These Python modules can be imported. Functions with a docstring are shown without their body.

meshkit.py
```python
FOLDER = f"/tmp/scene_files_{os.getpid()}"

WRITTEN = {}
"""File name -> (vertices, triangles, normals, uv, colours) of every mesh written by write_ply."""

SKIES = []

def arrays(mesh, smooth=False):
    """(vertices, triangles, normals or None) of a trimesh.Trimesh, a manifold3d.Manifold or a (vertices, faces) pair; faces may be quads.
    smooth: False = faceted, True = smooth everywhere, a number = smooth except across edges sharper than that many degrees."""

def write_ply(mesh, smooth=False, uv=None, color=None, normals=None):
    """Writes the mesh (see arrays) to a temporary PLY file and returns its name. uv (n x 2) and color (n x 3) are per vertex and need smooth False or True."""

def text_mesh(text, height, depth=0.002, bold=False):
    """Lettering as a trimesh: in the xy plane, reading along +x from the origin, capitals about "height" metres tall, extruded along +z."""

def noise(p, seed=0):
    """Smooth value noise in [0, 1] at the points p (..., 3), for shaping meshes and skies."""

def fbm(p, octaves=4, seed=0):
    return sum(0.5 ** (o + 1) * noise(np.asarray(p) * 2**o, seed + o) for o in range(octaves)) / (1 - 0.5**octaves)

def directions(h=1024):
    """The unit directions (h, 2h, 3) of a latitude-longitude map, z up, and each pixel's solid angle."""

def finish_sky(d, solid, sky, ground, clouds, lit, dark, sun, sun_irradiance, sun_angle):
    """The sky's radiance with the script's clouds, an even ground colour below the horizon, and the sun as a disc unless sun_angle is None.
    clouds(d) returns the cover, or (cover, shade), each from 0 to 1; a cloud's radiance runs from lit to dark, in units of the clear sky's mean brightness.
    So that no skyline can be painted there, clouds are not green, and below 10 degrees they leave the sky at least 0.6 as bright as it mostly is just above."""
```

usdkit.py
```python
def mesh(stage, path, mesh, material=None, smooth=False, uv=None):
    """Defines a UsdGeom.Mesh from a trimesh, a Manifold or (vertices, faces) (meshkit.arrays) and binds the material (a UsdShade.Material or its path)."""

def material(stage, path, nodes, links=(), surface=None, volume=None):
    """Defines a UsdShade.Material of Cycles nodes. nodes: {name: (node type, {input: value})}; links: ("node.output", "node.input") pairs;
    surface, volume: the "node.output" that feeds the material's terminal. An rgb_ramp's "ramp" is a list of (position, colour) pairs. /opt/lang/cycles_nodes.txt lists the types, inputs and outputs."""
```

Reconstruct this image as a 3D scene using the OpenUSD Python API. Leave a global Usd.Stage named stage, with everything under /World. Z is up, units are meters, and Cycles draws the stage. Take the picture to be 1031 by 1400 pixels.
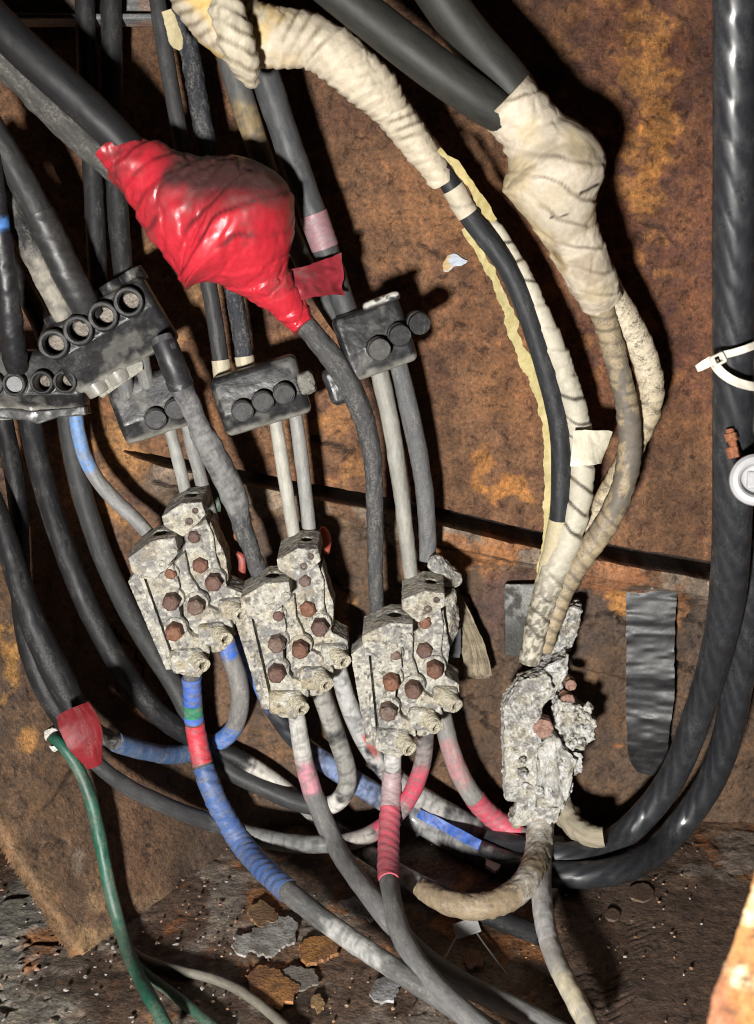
import math, random
import numpy as np, trimesh, manifold3d as m3, usdkit, meshkit
from scipy.interpolate import CubicSpline, PchipInterpolator
from scipy.spatial import cKDTree
from pxr import Usd, UsdGeom, UsdLux, UsdShade, Gf, Sdf, Vt

random.seed(7); np.random.seed(7)
stage = Usd.Stage.CreateInMemory()
UsdGeom.SetStageUpAxis(stage, 'Z'); UsdGeom.SetStageMetersPerUnit(stage, 1.0)
UsdGeom.Xform.Define(stage, '/World'); UsdGeom.Scope.Define(stage, '/World/Looks')
V3 = lambda *a: np.array(a, float)

# ------------------------------------------------------------------ camera, light, exposure
S = 0.000672; CX, CY = 515.5, 700.0; PITCH = math.radians(15)      # tangent per photo pixel, picture centre, tilt down
RIGHT, UP, FWD = V3(1, 0, 0), V3(0, math.sin(PITCH), math.cos(PITCH)), V3(0, math.cos(PITCH), -math.sin(PITCH))
cam = UsdGeom.Camera.Define(stage, '/World/camera')
cam.AddRotateXOp().Set(90 - 15.0)
cam.CreateHorizontalApertureAttr(36.0); cam.CreateVerticalApertureAttr(36.0 * 1400 / 1031)
cam.CreateFocalLengthAttr(36.0 / (1031 * S)); cam.CreateClippingRangeAttr(Gf.Vec2f(0.02, 100))
cam.CreateFStopAttr(15.0); cam.CreateFocusDistanceAttr(0.69)
cam.CreateExposureAttr(0.0)

def camspace(x, y, d): return x * RIGHT + y * UP + d * FWD
LP, LT = camspace(-0.18, -0.26, -0.22), camspace(0.05, 0.05, 0.70)
lamp = UsdLux.DiskLight.Define(stage, '/World/flashlight')
z = (LP - LT) / np.linalg.norm(LP - LT); x = np.cross([0, 0, 1], z); x /= np.linalg.norm(x); y = np.cross(z, x)
lamp.AddTransformOp().Set(Gf.Matrix4d(*x, 0, *y, 0, *z, 0, *LP, 1))
lamp.CreateRadiusAttr(0.038); lamp.CreateIntensityAttr(1480.0); lamp.CreateColorAttr(Gf.Vec3f(1.0, 0.965, 0.92))

# ------------------------------------------------------------------ where things are
YW, ZF = 0.724, -0.437                                           # wall plane, floor plane
def ray(px, py): return FWD + (px - CX) * S * RIGHT + (CY - py) * S * UP
def on_wall(px, py): r = ray(px, py); return r * (YW / r[1])
def on_floor(px, py): r = ray(px, py); return r * (ZF / r[2])
RA, RB, RC = on_floor(110, 1310), on_wall(350, 1125), on_wall(-10, 640)      # the plate at the left leans out of the wall
RN = np.cross(RB - RA, RC - RA); RN /= RN[1]
def ramp_y(x, z): return RA[1] - (RN[0] * (x - RA[0]) + RN[2] * (z - RA[2]))
def depth(px, py):
    r = ray(px, py); d = YW / r[1]
    dr = RN @ RA / (RN @ r)
    if dr > 0.2: d = min(d, dr)
    if r[2] < 0: d = min(d, ZF / r[2])
    return d
def P(px, py, h):                                                # photo pixel and millimetres in front of the surface behind it
    return ray(px, py) * (depth(px, py) - h / 1000)
def fbm(p, sc, o=4, seed=0): return meshkit.fbm(np.asarray(p) * sc, o, seed)
def sstep(a, b, x): t = np.clip((x - a) / (b - a), 0, 1); return t * t * (3 - 2 * t)

# ------------------------------------------------------------------ prims
used = {}
def numbered(parent, name):
    k = (parent, name); n = used.get(k, 0); used[k] = n + 1
    return f'{parent}/{name}' + (f'_{n:03d}' if n else '')
def tag(prim, label=None, cat=None, group=None, kind=None):
    for k, v in (('label', label), ('category', cat), ('group', group), ('kind', kind)):
        if v: prim.SetCustomDataByKey(k, v)
    return prim
def thing(name, label, cat, group=None, at=None):
    x = UsdGeom.Xform.Define(stage, numbered('/World', name))
    if at is not None: x.AddTranslateOp().Set(Gf.Vec3d(*map(float, at)))
    ORG[str(x.GetPath())] = np.zeros(3) if at is None else np.asarray(at, float)
    return tag(x.GetPrim(), label, cat, group)
ORG = {'/World': np.zeros(3)}
def obj(name, vf, mat, parent=None, tint=(0.5, 0.5, 0.5), cuv=None, smooth=True, label=None, cat=None, group=None, kind=None, mask=None):
    par = '/World' if parent is None else str(parent.GetPath())
    if hasattr(vf, 'vertices'): vf = (np.array(vf.vertices), np.array(vf.faces))
    v, f = np.asarray(vf[0], float), np.asarray(vf[1], int)
    if f.shape[1] == 4: f = np.vstack([f[:, [0, 1, 2]], f[:, [0, 2, 3]]])
    o = ORG.get(par, np.zeros(3))
    path = numbered(par, name)
    ORG[path] = o
    t = np.broadcast_to(np.asarray(tint, float), v.shape)
    c = v if cuv is None else cuv
    if smooth is not True and smooth is not False:               # split sharp edges, carrying the attributes along
        tm = trimesh.graph.smooth_shade(trimesh.Trimesh(v, f, process=False), angle=math.radians(smooth), facet_minarea=None)
        idx = cKDTree(v).query(np.array(tm.vertices))[1]
        t, c = t[idx], c[idx]
        if mask is not None: mask = np.asarray(mask)[idx]
        v, f = np.array(tm.vertices), np.array(tm.faces); smooth = True
    m = usdkit.mesh(stage, path, (v - o, f), LOOK[mat], smooth=smooth)
    api = UsdGeom.PrimvarsAPI(m)
    interp = 'vertex'
    api.CreatePrimvar('tint', Sdf.ValueTypeNames.Color3fArray, interp).Set(Vt.Vec3fArray.FromNumpy(np.ascontiguousarray(t, np.float32)))
    api.CreatePrimvar('cuv', Sdf.ValueTypeNames.Float3Array, interp).Set(Vt.Vec3fArray.FromNumpy(np.ascontiguousarray(c, np.float32)))
    if mask is not None:
        api.CreatePrimvar('mask', Sdf.ValueTypeNames.Color3fArray, interp).Set(Vt.Vec3fArray.FromNumpy(np.ascontiguousarray(mask, np.float32)))
    return tag(m.GetPrim(), label, cat, group, kind)

# ------------------------------------------------------------------ materials
LOOK = {}
def look(name, dust=(0.2, 0.19, 0.17), dust_amt=0.4, dust_at=(0.5, 0.62), dust_scale=90, stretch=(1, 1, 1), rough=(0.4, 0.75), bump=0.3, bump_scale=500,
         vary=(0.7, 1.3), fine=350, metallic=0.0, spec=0.5, bdist=0.001, extra=None, speck=700.0):
    g = lambda v: (v, v, v)
    n = {
        'tint': ('attribute', {'attribute': 'tint'}), 'cuv': ('attribute', {'attribute': 'cuv'}),
        'st': ('vector_math', {'math_type': 'multiply', 'vector2': stretch}),
        'n1': ('noise_texture', {'scale': dust_scale, 'detail': 7.0, 'roughness': 0.65}),
        'r1': ('rgb_ramp', {'ramp': [(dust_at[0], (0, 0, 0)), (dust_at[1], g(dust_amt))]}),
        'n2': ('noise_texture', {'scale': fine, 'detail': 4.0, 'roughness': 0.7}),
        'r2': ('rgb_ramp', {'ramp': [(0.25, g(vary[0])), (0.75, g(vary[1]))]}),
        'mul': ('mix', {'mix_type': 'multiply', 'fac': 1.0}),
        'mx': ('mix', {'mix_type': 'mix', 'color2': dust}),
        'ns': ('noise_texture', {'scale': speck, 'detail': 3.0, 'roughness': 0.7}), 'rs': ('rgb_ramp', {'ramp': [(0.44, g(0.15)), (0.56, g(1.5))]}), 'ms': ('mix', {'mix_type': 'multiply', 'fac': 1.0}),
        'rr': ('rgb_ramp', {'ramp': [(0.3, g(rough[0])), (0.7, g(rough[1]))]}),
        'n3': ('noise_texture', {'scale': bump_scale, 'detail': 5.0, 'roughness': 0.6}),
        'b': ('bump', {'strength': bump, 'distance': bdist}),
        'p': ('principled_bsdf', {'metallic': metallic, 'specular_ior_level': spec}),
    }
    l = [('cuv.vector', 'st.vector1'), ('st.vector', 'n1.vector'), ('st.vector', 'n2.vector'), ('st.vector', 'n3.vector'), ('n1.fac', 'r1.fac'), ('n2.fac', 'r2.fac'),
         ('tint.color', 'mul.color1'), ('r2.color', 'mul.color2'), ('mul.color', 'mx.color1'), ('cuv.vector', 'ns.vector'), ('ns.fac', 'rs.fac'), ('r1.color', 'ms.color1'), ('rs.color', 'ms.color2'), ('ms.color', 'mx.fac'), ('mx.color', 'p.base_color'),
         ('n1.fac', 'rr.fac'), ('rr.color', 'p.roughness'), ('n3.fac', 'b.height'), ('b.normal', 'p.normal')]
    if extra == 'ribs':
        n['n3'] = ('wave_texture', {'bands_direction': 'diagonal', 'scale': 70.0, 'distortion': 3.2, 'detail': 3.0, 'detail_scale': 1.2})
        n['md'] = ('math', {'math_type': 'multiply_add', 'value2': 0.32, 'value3': 0.22}); l += [('n3.fac', 'md.value1')]
        l = [x for x in l if x != ('rr.color', 'p.roughness')] + [('md.value', 'p.roughness')]
    LOOK[name] = usdkit.material(stage, f'/World/Looks/{name}', n, l, surface='p.BSDF')
look('rubber', dust=(0.16, 0.155, 0.14), dust_amt=0.22, dust_at=(0.50, 0.70), dust_scale=190, stretch=(0.3, 1, 1), rough=(0.42, 0.62), bump=0.25, bump_scale=420, spec=0.22)
look('clean_rubber', dust=(0.08, 0.075, 0.065), dust_amt=0.2, dust_at=(0.5, 0.75), dust_scale=60, stretch=(0.3, 1, 1), rough=(0.48, 0.6), spec=0.25, bump=0.12, bump_scale=300)
look('ribbed_rubber', dust=(0.13, 0.13, 0.13), dust_amt=0.3, dust_at=(0.5, 0.75), dust_scale=60, stretch=(0.5, 1, 1), rough=(0.30, 0.45), bump=0.32, bump_scale=300, bdist=0.0006, extra='ribs')
look('dusty_rubber', dust=(0.26, 0.245, 0.215), dust_amt=0.38, dust_at=(0.44, 0.70), dust_scale=300, stretch=(0.3, 1, 1), rough=(0.6, 0.9), bump=0.5, bump_scale=480, spec=0.2)
look('grey_sheath', dust=(0.36, 0.34, 0.29), dust_amt=0.45, dust_at=(0.46, 0.72), dust_scale=280, stretch=(0.3, 1, 1), rough=(0.5, 0.8), bump=0.35, bump_scale=420)
look('cloth_tape', dust=(0.25, 0.20, 0.12), dust_amt=0.55, dust_at=(0.55, 0.78), dust_scale=110, stretch=(1, 1, 1), rough=(0.5, 0.75), bump=0.3, bump_scale=300, vary=(0.82, 1.12))
look('scraped_tape', dust=(0.13, 0.105, 0.075), dust_amt=0.65, dust_at=(0.40, 0.62), dust_scale=170, stretch=(1, 0.8, 0.8), rough=(0.5, 0.75), bump=0.4, bump_scale=330, vary=(0.8, 1.15))
look('vinyl_tape', dust=(0.10, 0.055, 0.05), dust_amt=0.7, dust_at=(0.53, 0.72), dust_scale=45, stretch=(1, 1, 1), rough=(0.24, 0.5), bump=0.2, bump_scale=130, vary=(0.8, 1.15))
look('colour_tape', dust=(0.17, 0.155, 0.15), dust_amt=0.7, dust_at=(0.42, 0.68), dust_scale=170, stretch=(1.4, 0.6, 0.6), rough=(0.4, 0.7), bump=0.3, bump_scale=350)
look('black_plastic', dust=(0.13, 0.125, 0.11), dust_amt=0.24, dust_at=(0.50, 0.72), dust_scale=110, rough=(0.26, 0.5), bump=0.22, bump_scale=220, vary=(0.75, 1.25), spec=0.32)
look('crust', dust=(0.13, 0.125, 0.11), dust_amt=0.38, dust_at=(0.50, 0.66), dust_scale=300, rough=(0.7, 0.95), bump=1.0, bump_scale=520, vary=(0.6, 1.35), fine=640, bdist=0.0025)
look('rusty_steel', dust=(0.10, 0.045, 0.022), dust_amt=0.7, dust_at=(0.45, 0.62), dust_scale=260, rough=(0.6, 0.9), bump=0.8, bump_scale=500, vary=(0.5, 1.5), fine=600)
look('white_plastic', dust=(0.5, 0.48, 0.45), dust_amt=0.4, dust_at=(0.5, 0.8), dust_scale=90, rough=(0.35, 0.5), bump=0.08, bump_scale=300, vary=(0.92, 1.05))
look('green_sheath', dust=(0.14, 0.13, 0.105), dust_amt=0.6, dust_at=(0.46, 0.66), dust_scale=100, stretch=(0.5, 1, 1), rough=(0.4, 0.65), bump=0.2, bump_scale=300)
look('old_cloth', dust=(0.10, 0.08, 0.055), dust_amt=0.8, dust_at=(0.45, 0.65), dust_scale=160, rough=(0.85, 0.95), bump=0.6, bump_scale=500)
look('bare_metal', dust=(0.12, 0.10, 0.08), dust_amt=0.7, dust_at=(0.5, 0.65), dust_scale=200, rough=(0.35, 0.6), bump=0.5, bump_scale=500, metallic=0.5)
look('dusty_plastic', dust=(0.34, 0.325, 0.27), dust_amt=0.7, dust_at=(0.42, 0.62), dust_scale=140, rough=(0.6, 0.85), bump=0.6, bump_scale=420)
look('black_film', dust=(0.09, 0.085, 0.08), dust_amt=0.3, dust_at=(0.5, 0.75), dust_scale=60, rough=(0.36, 0.55), bump=0.2, bump_scale=160, spec=0.4)

def ground_look(name, bump=0.9, wet=True):
    g = lambda v: (v, v, v)
    n = {
        'tint': ('attribute', {'attribute': 'tint'}), 'cuv': ('attribute', {'attribute': 'cuv'}), 'mask': ('attribute', {'attribute': 'mask'}),
        'n1': ('noise_texture', {'scale': 55.0, 'detail': 9.0, 'roughness': 0.68}),
        'r1': ('rgb_ramp', {'ramp': [(0.30, (0.58, 0.53, 0.50)), (0.46, (0.90, 0.89, 0.88)), (0.56, (1.08, 1.05, 1.0)), (0.72, (1.45, 1.32, 1.15))]}),
        'n2': ('noise_texture', {'scale': 420.0, 'detail': 4.0, 'roughness': 0.7}),
        'r2': ('rgb_ramp', {'ramp': [(0.3, (0.5, 0.48, 0.46)), (0.52, g(1.0)), (0.74, (1.6, 1.45, 1.25))]}),
        'n4': ('noise_texture', {'scale': 900.0, 'detail': 2.0}),
        'm1': ('mix', {'mix_type': 'multiply', 'fac': 1.0}), 'm2': ('mix', {'mix_type': 'multiply', 'fac': 1.0}),
        'n3': ('noise_texture', {'scale': 240.0, 'detail': 9.0, 'roughness': 0.72}),
        'b': ('bump', {'strength': 1.0, 'distance': bump * 0.0038}), 'sep': ('separate_color', {}), 'hm': ('math', {'math_type': 'multiply'}),
        'n5': ('noise_texture', {'scale': 130.0, 'detail': 6.0, 'roughness': 0.7, 'distortion': 0.6}), 'r5': ('rgb_ramp', {'ramp': [(0.36, (0.30, 0.26, 0.25)), (0.45, (0.9, 0.88, 0.86)), (0.58, (1.05, 1.02, 1.0)), (0.70, (1.5, 1.35, 1.15))]}), 'm3': ('mix', {'mix_type': 'multiply', 'fac': 0.9}),
        'rr': ('rgb_ramp', {'ramp': [(0.35, g(0.55)), (0.65, g(0.92))]}),
        'wr': ('mix', {'mix_type': 'mix', 'color2': g(0.24)}),
        'p': ('principled_bsdf', {'specular_ior_level': 0.45}),
    }
    l = [('cuv.vector', 'n1.vector'), ('cuv.vector', 'n2.vector'), ('cuv.vector', 'n3.vector'), ('n1.fac', 'r1.fac'), ('n2.fac', 'r2.fac'),
         ('tint.color', 'm1.color1'), ('r1.color', 'm1.color2'), ('m1.color', 'm2.color1'), ('r2.color', 'm2.color2'), ('m2.color', 'm3.color1'), ('cuv.vector', 'n5.vector'), ('n5.fac', 'r5.fac'), ('r5.color', 'm3.color2'), ('m3.color', 'p.base_color'),
         ('mask.color', 'sep.color'), ('n3.fac', 'hm.value1'), ('sep.g', 'hm.value2'), ('hm.value', 'b.height'), ('b.normal', 'p.normal'), ('n1.fac', 'rr.fac'), ('rr.color', 'wr.color1'), ('sep.r', 'wr.fac'), ('wr.color', 'p.roughness')]
    LOOK[name] = usdkit.material(stage, f'/World/Looks/{name}', n, l, surface='p.BSDF')
ground_look('rusty_plate'); ground_look('dirty_floor', 0.8)

# ------------------------------------------------------------------ the wall: one rusty sheet, slot, seams and scale in its relief
def polyline_dist(q, pts):
    d = np.full(len(q), 1e9)
    for a, b in zip(pts[:-1], pts[1:]):
        a, b = np.asarray(a, float), np.asarray(b, float); ab = b - a
        t = np.clip(((q - a) @ ab) / (ab @ ab), 0, 1)
        d = np.minimum(d, np.linalg.norm(q - a - t[:, None] * ab, axis=1))
    return d
def project(p):
    d = p @ FWD; return np.stack([CX + (p @ RIGHT) / d / S, CY - (p @ UP) / d / S], 1)
def mixc(t, c, w): return t * (1 - w[:, None]) + np.asarray(c) * w[:, None]
def scatter_blob(q, cx, cy, rx, ry, wob): # soft patch with a ragged outline, in wall pixels
    return sstep(1.15, 0.75, np.hypot((q[:, 0] - cx) / rx, (q[:, 1] - cy) / ry) + wob)
def grid(nu, nv):
    i = np.arange(nu * nv).reshape(nv, nu)
    return np.stack([i[:-1, :-1], i[:-1, 1:], i[1:, 1:], i[1:, :-1]], -1).reshape(-1, 4)
def terrace(n, k, sharp=0.12):
    u = n * k; f = np.floor(u); r = u - f
    return (f + sstep(0.5 - sharp, 0.5 + sharp, r)) / k

def make_wall():
    st = 0.00125
    lx, ly = np.array([-400, 150, 180, 340, 600, 760, 970, 1200, 1500]), np.array([575, 610, 619, 652, 703, 742, 778, 822, 870])   # the slot, in photo pixels
    lw = np.array([on_wall(a, b) for a, b in zip(lx, ly)])
    xs = np.arange(-0.44, 0.46, st); zc = np.interp(0, lw[:, 0], lw[:, 2]); zs = np.unique(np.round(np.concatenate([np.arange(-0.40, 0.52, st), np.arange(-0.0145, 0.009, 0.00042)]), 6))
    X, Z = np.meshgrid(xs, zs)
    Z = Z + np.interp(X, lw[:, 0], lw[:, 2]) + (fbm(np.stack([X, 0 * X, 0 * X], -1), 70, 4, 9) - 0.5) * 0.0014
    x, z = X.ravel(), Z.ravel()
    yr = ramp_y(x, z); k = 0.012
    y = -k * np.logaddexp(-YW / k, -yr / k)
    p = np.stack([x, y, z], 1); q = project(p)
    w1, w2, w3 = fbm(p, 14, 4, 1), fbm(p, 45, 4, 2), fbm(p, 160, 3, 3)
    h = (w1 - 0.5) * 0.006 + (terrace(fbm(p, 28, 5, 5), 7) - 0.5) * 0.0045 + (w2 - 0.5) * 0.002 + (terrace(w3, 4) - 0.5) * 0.0011
    # the slot between the upper and the lower plate
    wob = (fbm(p, 60, 4, 9) - 0.5) * 11
    line = project(np.stack([x, np.full_like(x, YW), np.interp(x, lw[:, 0], lw[:, 2]) + np.repeat((Z[0] - np.interp(X[0], lw[:, 0], lw[:, 2]) - zs[0])[None], len(zs), 0).ravel()], 1))[:, 1]
    half = np.interp(q[:, 0], [168, 185, 300, 500, 700, 1200], [0, 2.5, 6.0, 7.0, 8.5, 9.5]) + wob * 0.10
    dd = np.abs(q[:, 1] - line)
    slot = sstep(half + 1.0, half - 0.8, dd) * (half > 0.5)
    below = q[:, 1] - line
    lip = sstep(60, 30, below + wob) * (below > 0) * sstep(170, 230, q[:, 0])
    h = h - 0.030 * slot + 0.010 * lip * (1 - slot) - 0.002 * (below > 34) * sstep(400, 700, q[:, 0])
    # cracks in the scale
    cr = np.zeros(len(p)); qw = q + np.stack([(fbm(p, 130, 3, 21) - 0.5) * 26, (fbm(p, 130, 3, 22) - 0.5) * 26], 1)
    for pts, wd in [([(785, 840), (815, 848), (845, 846), (870, 858)], 2), ([(915, 905), (945, 915), (985, 930)], 2), ([(610, 950), (640, 955), (668, 985), (685, 1010)], 2.2),
                    ([(100, 1058), (82, 1080), (62, 1100)], 2), ([(40, 1150), (70, 1165), (90, 1155)], 2), ([(455, 790), (485, 820), (500, 850)], 2), ([(215, 655), (280, 668), (345, 690)], 2),
                    ([(620, 800), (645, 830), (650, 870)], 1.8), ([(430, 600), (480, 615), (470, 625)], 1.6), ([(700, 140), (760, 150)], 1.5), ([(860, 300), (900, 310), (930, 330)], 1.6),
                    ([(860, 120), (880, 160), (920, 170)], 1.5), ([(560, 330), (600, 345)], 1.4), ([(10, 735), (30, 765)], 1.6), ([(150, 860), (190, 900), (200, 960)], 1.4), ([(940, 850), (975, 862)], 1.6)]:
        cr = np.maximum(cr, sstep(wd + 1.2, wd * 0.3, polyline_dist(qw, pts)))
    seam = sstep(2.6, 0.8, np.abs(below - 37 - (fbm(p, 30, 4, 27) - 0.5) * 22)) * (q[:, 0] > 215) * sstep(0.40, 0.50, fbm(p, 16, 3, 28)); cr = np.maximum(cr, seam)
    h -= cr * 0.004
    # scale that has lifted: a step, higher on one side
    step = sstep(-2, 2, q[:, 1] - (905 + 0.30 * (q[:, 0] - 760)) + wob) * sstep(700, 760, q[:, 0]); h -= step * 0.004
    step2 = sstep(-2, 2, (q[:, 0] - 545) * 0.8 + (q[:, 1] - 770) * -0.25 + wob) * sstep(700, 745, q[:, 1]) * sstep(930, 880, q[:, 1]) * sstep(705, 695, q[:, 0]); h += step2 * 0.003
    yy = y - h
    # lower left edge of the leaning plate
    a, b = RA, ramp_edge
    ab = (b - a)[[0, 2]]; nrm = np.array([ab[1], -ab[0]]); nrm /= np.linalg.norm(nrm)
    if nrm[0] > 0: nrm = -nrm
    m = (np.stack([x, z], 1) - a[[0, 2]]) @ nrm + (fbm(p, 40, 3, 31) - 0.5) * 0.0022
    edge = sstep(-0.0004, 0.0010, m); yy += edge * 0.005
    # colour of the metal, with paler lip, dark slot and cracks, darker top
    c = np.tile([0.150, 0.078, 0.040], (len(p), 1))
    n1, n2 = fbm(p, 9, 5, 41), fbm(p, 24, 5, 42)
    c = mixc(c, (0.095, 0.046, 0.029), sstep(0.5, 0.64, fbm(p, 48, 5, 42)) * 0.8)
    c = mixc(c, (0.21, 0.10, 0.042), sstep(0.52, 0.66, n1) * 0.8)
    right = sstep(640, 860, q[:, 0]) * sstep(640, 480, q[:, 1])
    c = mixc(c, (0.145, 0.055, 0.030), right * 0.75)
    c = mixc(c, (0.33, 0.15, 0.045), sstep(0.50, 0.62, fbm(p, 90, 5, 43)) * right * sstep(1000, 850, q[:, 0]) * 0.7)
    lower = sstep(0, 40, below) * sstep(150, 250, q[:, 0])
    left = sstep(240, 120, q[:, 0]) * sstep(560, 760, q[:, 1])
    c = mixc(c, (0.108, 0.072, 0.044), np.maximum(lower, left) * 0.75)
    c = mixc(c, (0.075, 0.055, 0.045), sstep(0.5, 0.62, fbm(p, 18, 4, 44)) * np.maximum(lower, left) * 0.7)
    c = mixc(c, (0.24, 0.20, 0.155), lip * sstep(0.36, 0.50, w2) * 0.9 * (1 - slot))
    rag = (fbm(p, 75, 5, 45) - 0.5) * 2.8 + 0.12
    for cx, cy, rx, ry, col, a in [(695, 668, 38, 24, (0.42, 0.18, 0.03), 0.65), (660, 625, 18, 28, (0.40, 0.17, 0.03), 0.6), (640, 760, 75, 32, (0.36, 0.15, 0.045), 0.8), (850, 820, 30, 26, (0.45, 0.21, 0.045), 0.95),
                                   (830, 790, 60, 30, (0.30, 0.12, 0.045), 0.8), (15, 910, 22, 50, (0.38, 0.20, 0.045), 0.8), (40, 1010, 12, 14, (0.40, 0.2, 0.05), 0.7), (165, 625, 40, 45, (0.30, 0.16, 0.055), 0.85), (145, 690, 30, 35, (0.30, 0.15, 0.05), 0.7),
                                   (95, 640, 20, 80, (0.26, 0.12, 0.05), 0.7), (480, 640, 40, 22, (0.33, 0.16, 0.05), 0.5), (460, 560, 25, 40, (0.33, 0.16, 0.05), 0.5), (110, 80, 45, 40, (0.30, 0.12, 0.05), 0.6), (470, 830, 20, 26, (0.34, 0.17, 0.05), 0.7),
                                   (920, 830, 22, 30, (0.36, 0.16, 0.05), 0.7), (848, 1025, 9, 6, (0.4, 0.15, 0.04), 0.8), (640, 430, 60, 60, (0.22, 0.10, 0.045), 0.5), (560, 260, 60, 70, (0.25, 0.12, 0.05), 0.5), (690, 830, 40, 60, (0.10, 0.055, 0.045), 0.8),
                                   (230, 430, 60, 90, (0.22, 0.13, 0.06), 0.7), (80, 330, 60, 80, (0.20, 0.11, 0.05), 0.6), (120, 1290, 40, 20, (0.25, 0.17, 0.08), 0.7), (200, 1230, 90, 16, (0.22, 0.15, 0.08), 0.5), (105, 1190, 14, 20, (0.3, 0.27, 0.22), 0.5)]:
        c = mixc(c, col, scatter_blob(q, cx, cy, rx, ry, rag) * a)
    c = mixc(c, (0.21, 0.125, 0.055), sstep(-0.005, -0.001, m + (w2 - 0.5) * 0.008) * (m < 0.004) * 0.7)       # rusted plate edge
    c = mixc(c, (0.02, 0.014, 0.011), cr * 0.85)
    c = mixc(c, (0.03, 0.02, 0.016), slot)
    c = mixc(c, c @ np.full((3, 3), 1 / 3) * [1.40, 0.92, 0.68], np.full(len(c), 0.15)); drip = fbm(np.stack([x * 90, x * 0, z * 9], 1), 1, 5, 47)
    c = mixc(c, (0.42, 0.20, 0.055), scatter_blob(q, 885, 150, 42, 150, (fbm(p, 70, 5, 48) - 0.5) * 3.4 + 0.1) * 0.6); c = mixc(c, (0.085, 0.040, 0.034), right * sstep(0.50, 0.60, fbm(p, 130, 4, 49)) * 0.6)
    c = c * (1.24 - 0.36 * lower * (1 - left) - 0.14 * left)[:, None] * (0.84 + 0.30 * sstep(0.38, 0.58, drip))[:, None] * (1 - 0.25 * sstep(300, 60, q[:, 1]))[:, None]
    wet = sstep(720, 900, q[:, 0]) * sstep(380, 200, q[:, 1]) * sstep(0.5, 0.6, fbm(p, 60, 4, 46))
    f = grid(len(xs), len(zs))
    keep = (m[f].max(1) < 0.005) & (z[f].max(1) > ZF - 0.02)
    v = np.stack([x, yy, z], 1)
    u, inv = np.unique(f[keep], return_inverse=True)
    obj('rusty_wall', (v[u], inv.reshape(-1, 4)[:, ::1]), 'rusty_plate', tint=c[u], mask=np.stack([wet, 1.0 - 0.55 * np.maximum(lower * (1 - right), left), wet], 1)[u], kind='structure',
        label='rusty scaling steel wall with a dark slot between its upper and lower plate')
rr_ = ray(-8, 1118); ramp_edge = rr_ * (RN @ RA / (RN @ rr_))
make_wall()
# dark back of the slot
b = trimesh.creation.box([0.95, 0.004, 0.9]); b.apply_translation([0, YW + 0.06, -0.05])
obj('backing_plate', b, 'rusty_plate', tint=(0.04, 0.022, 0.015), smooth=False, mask=np.zeros((8, 3)), kind='structure')

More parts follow.
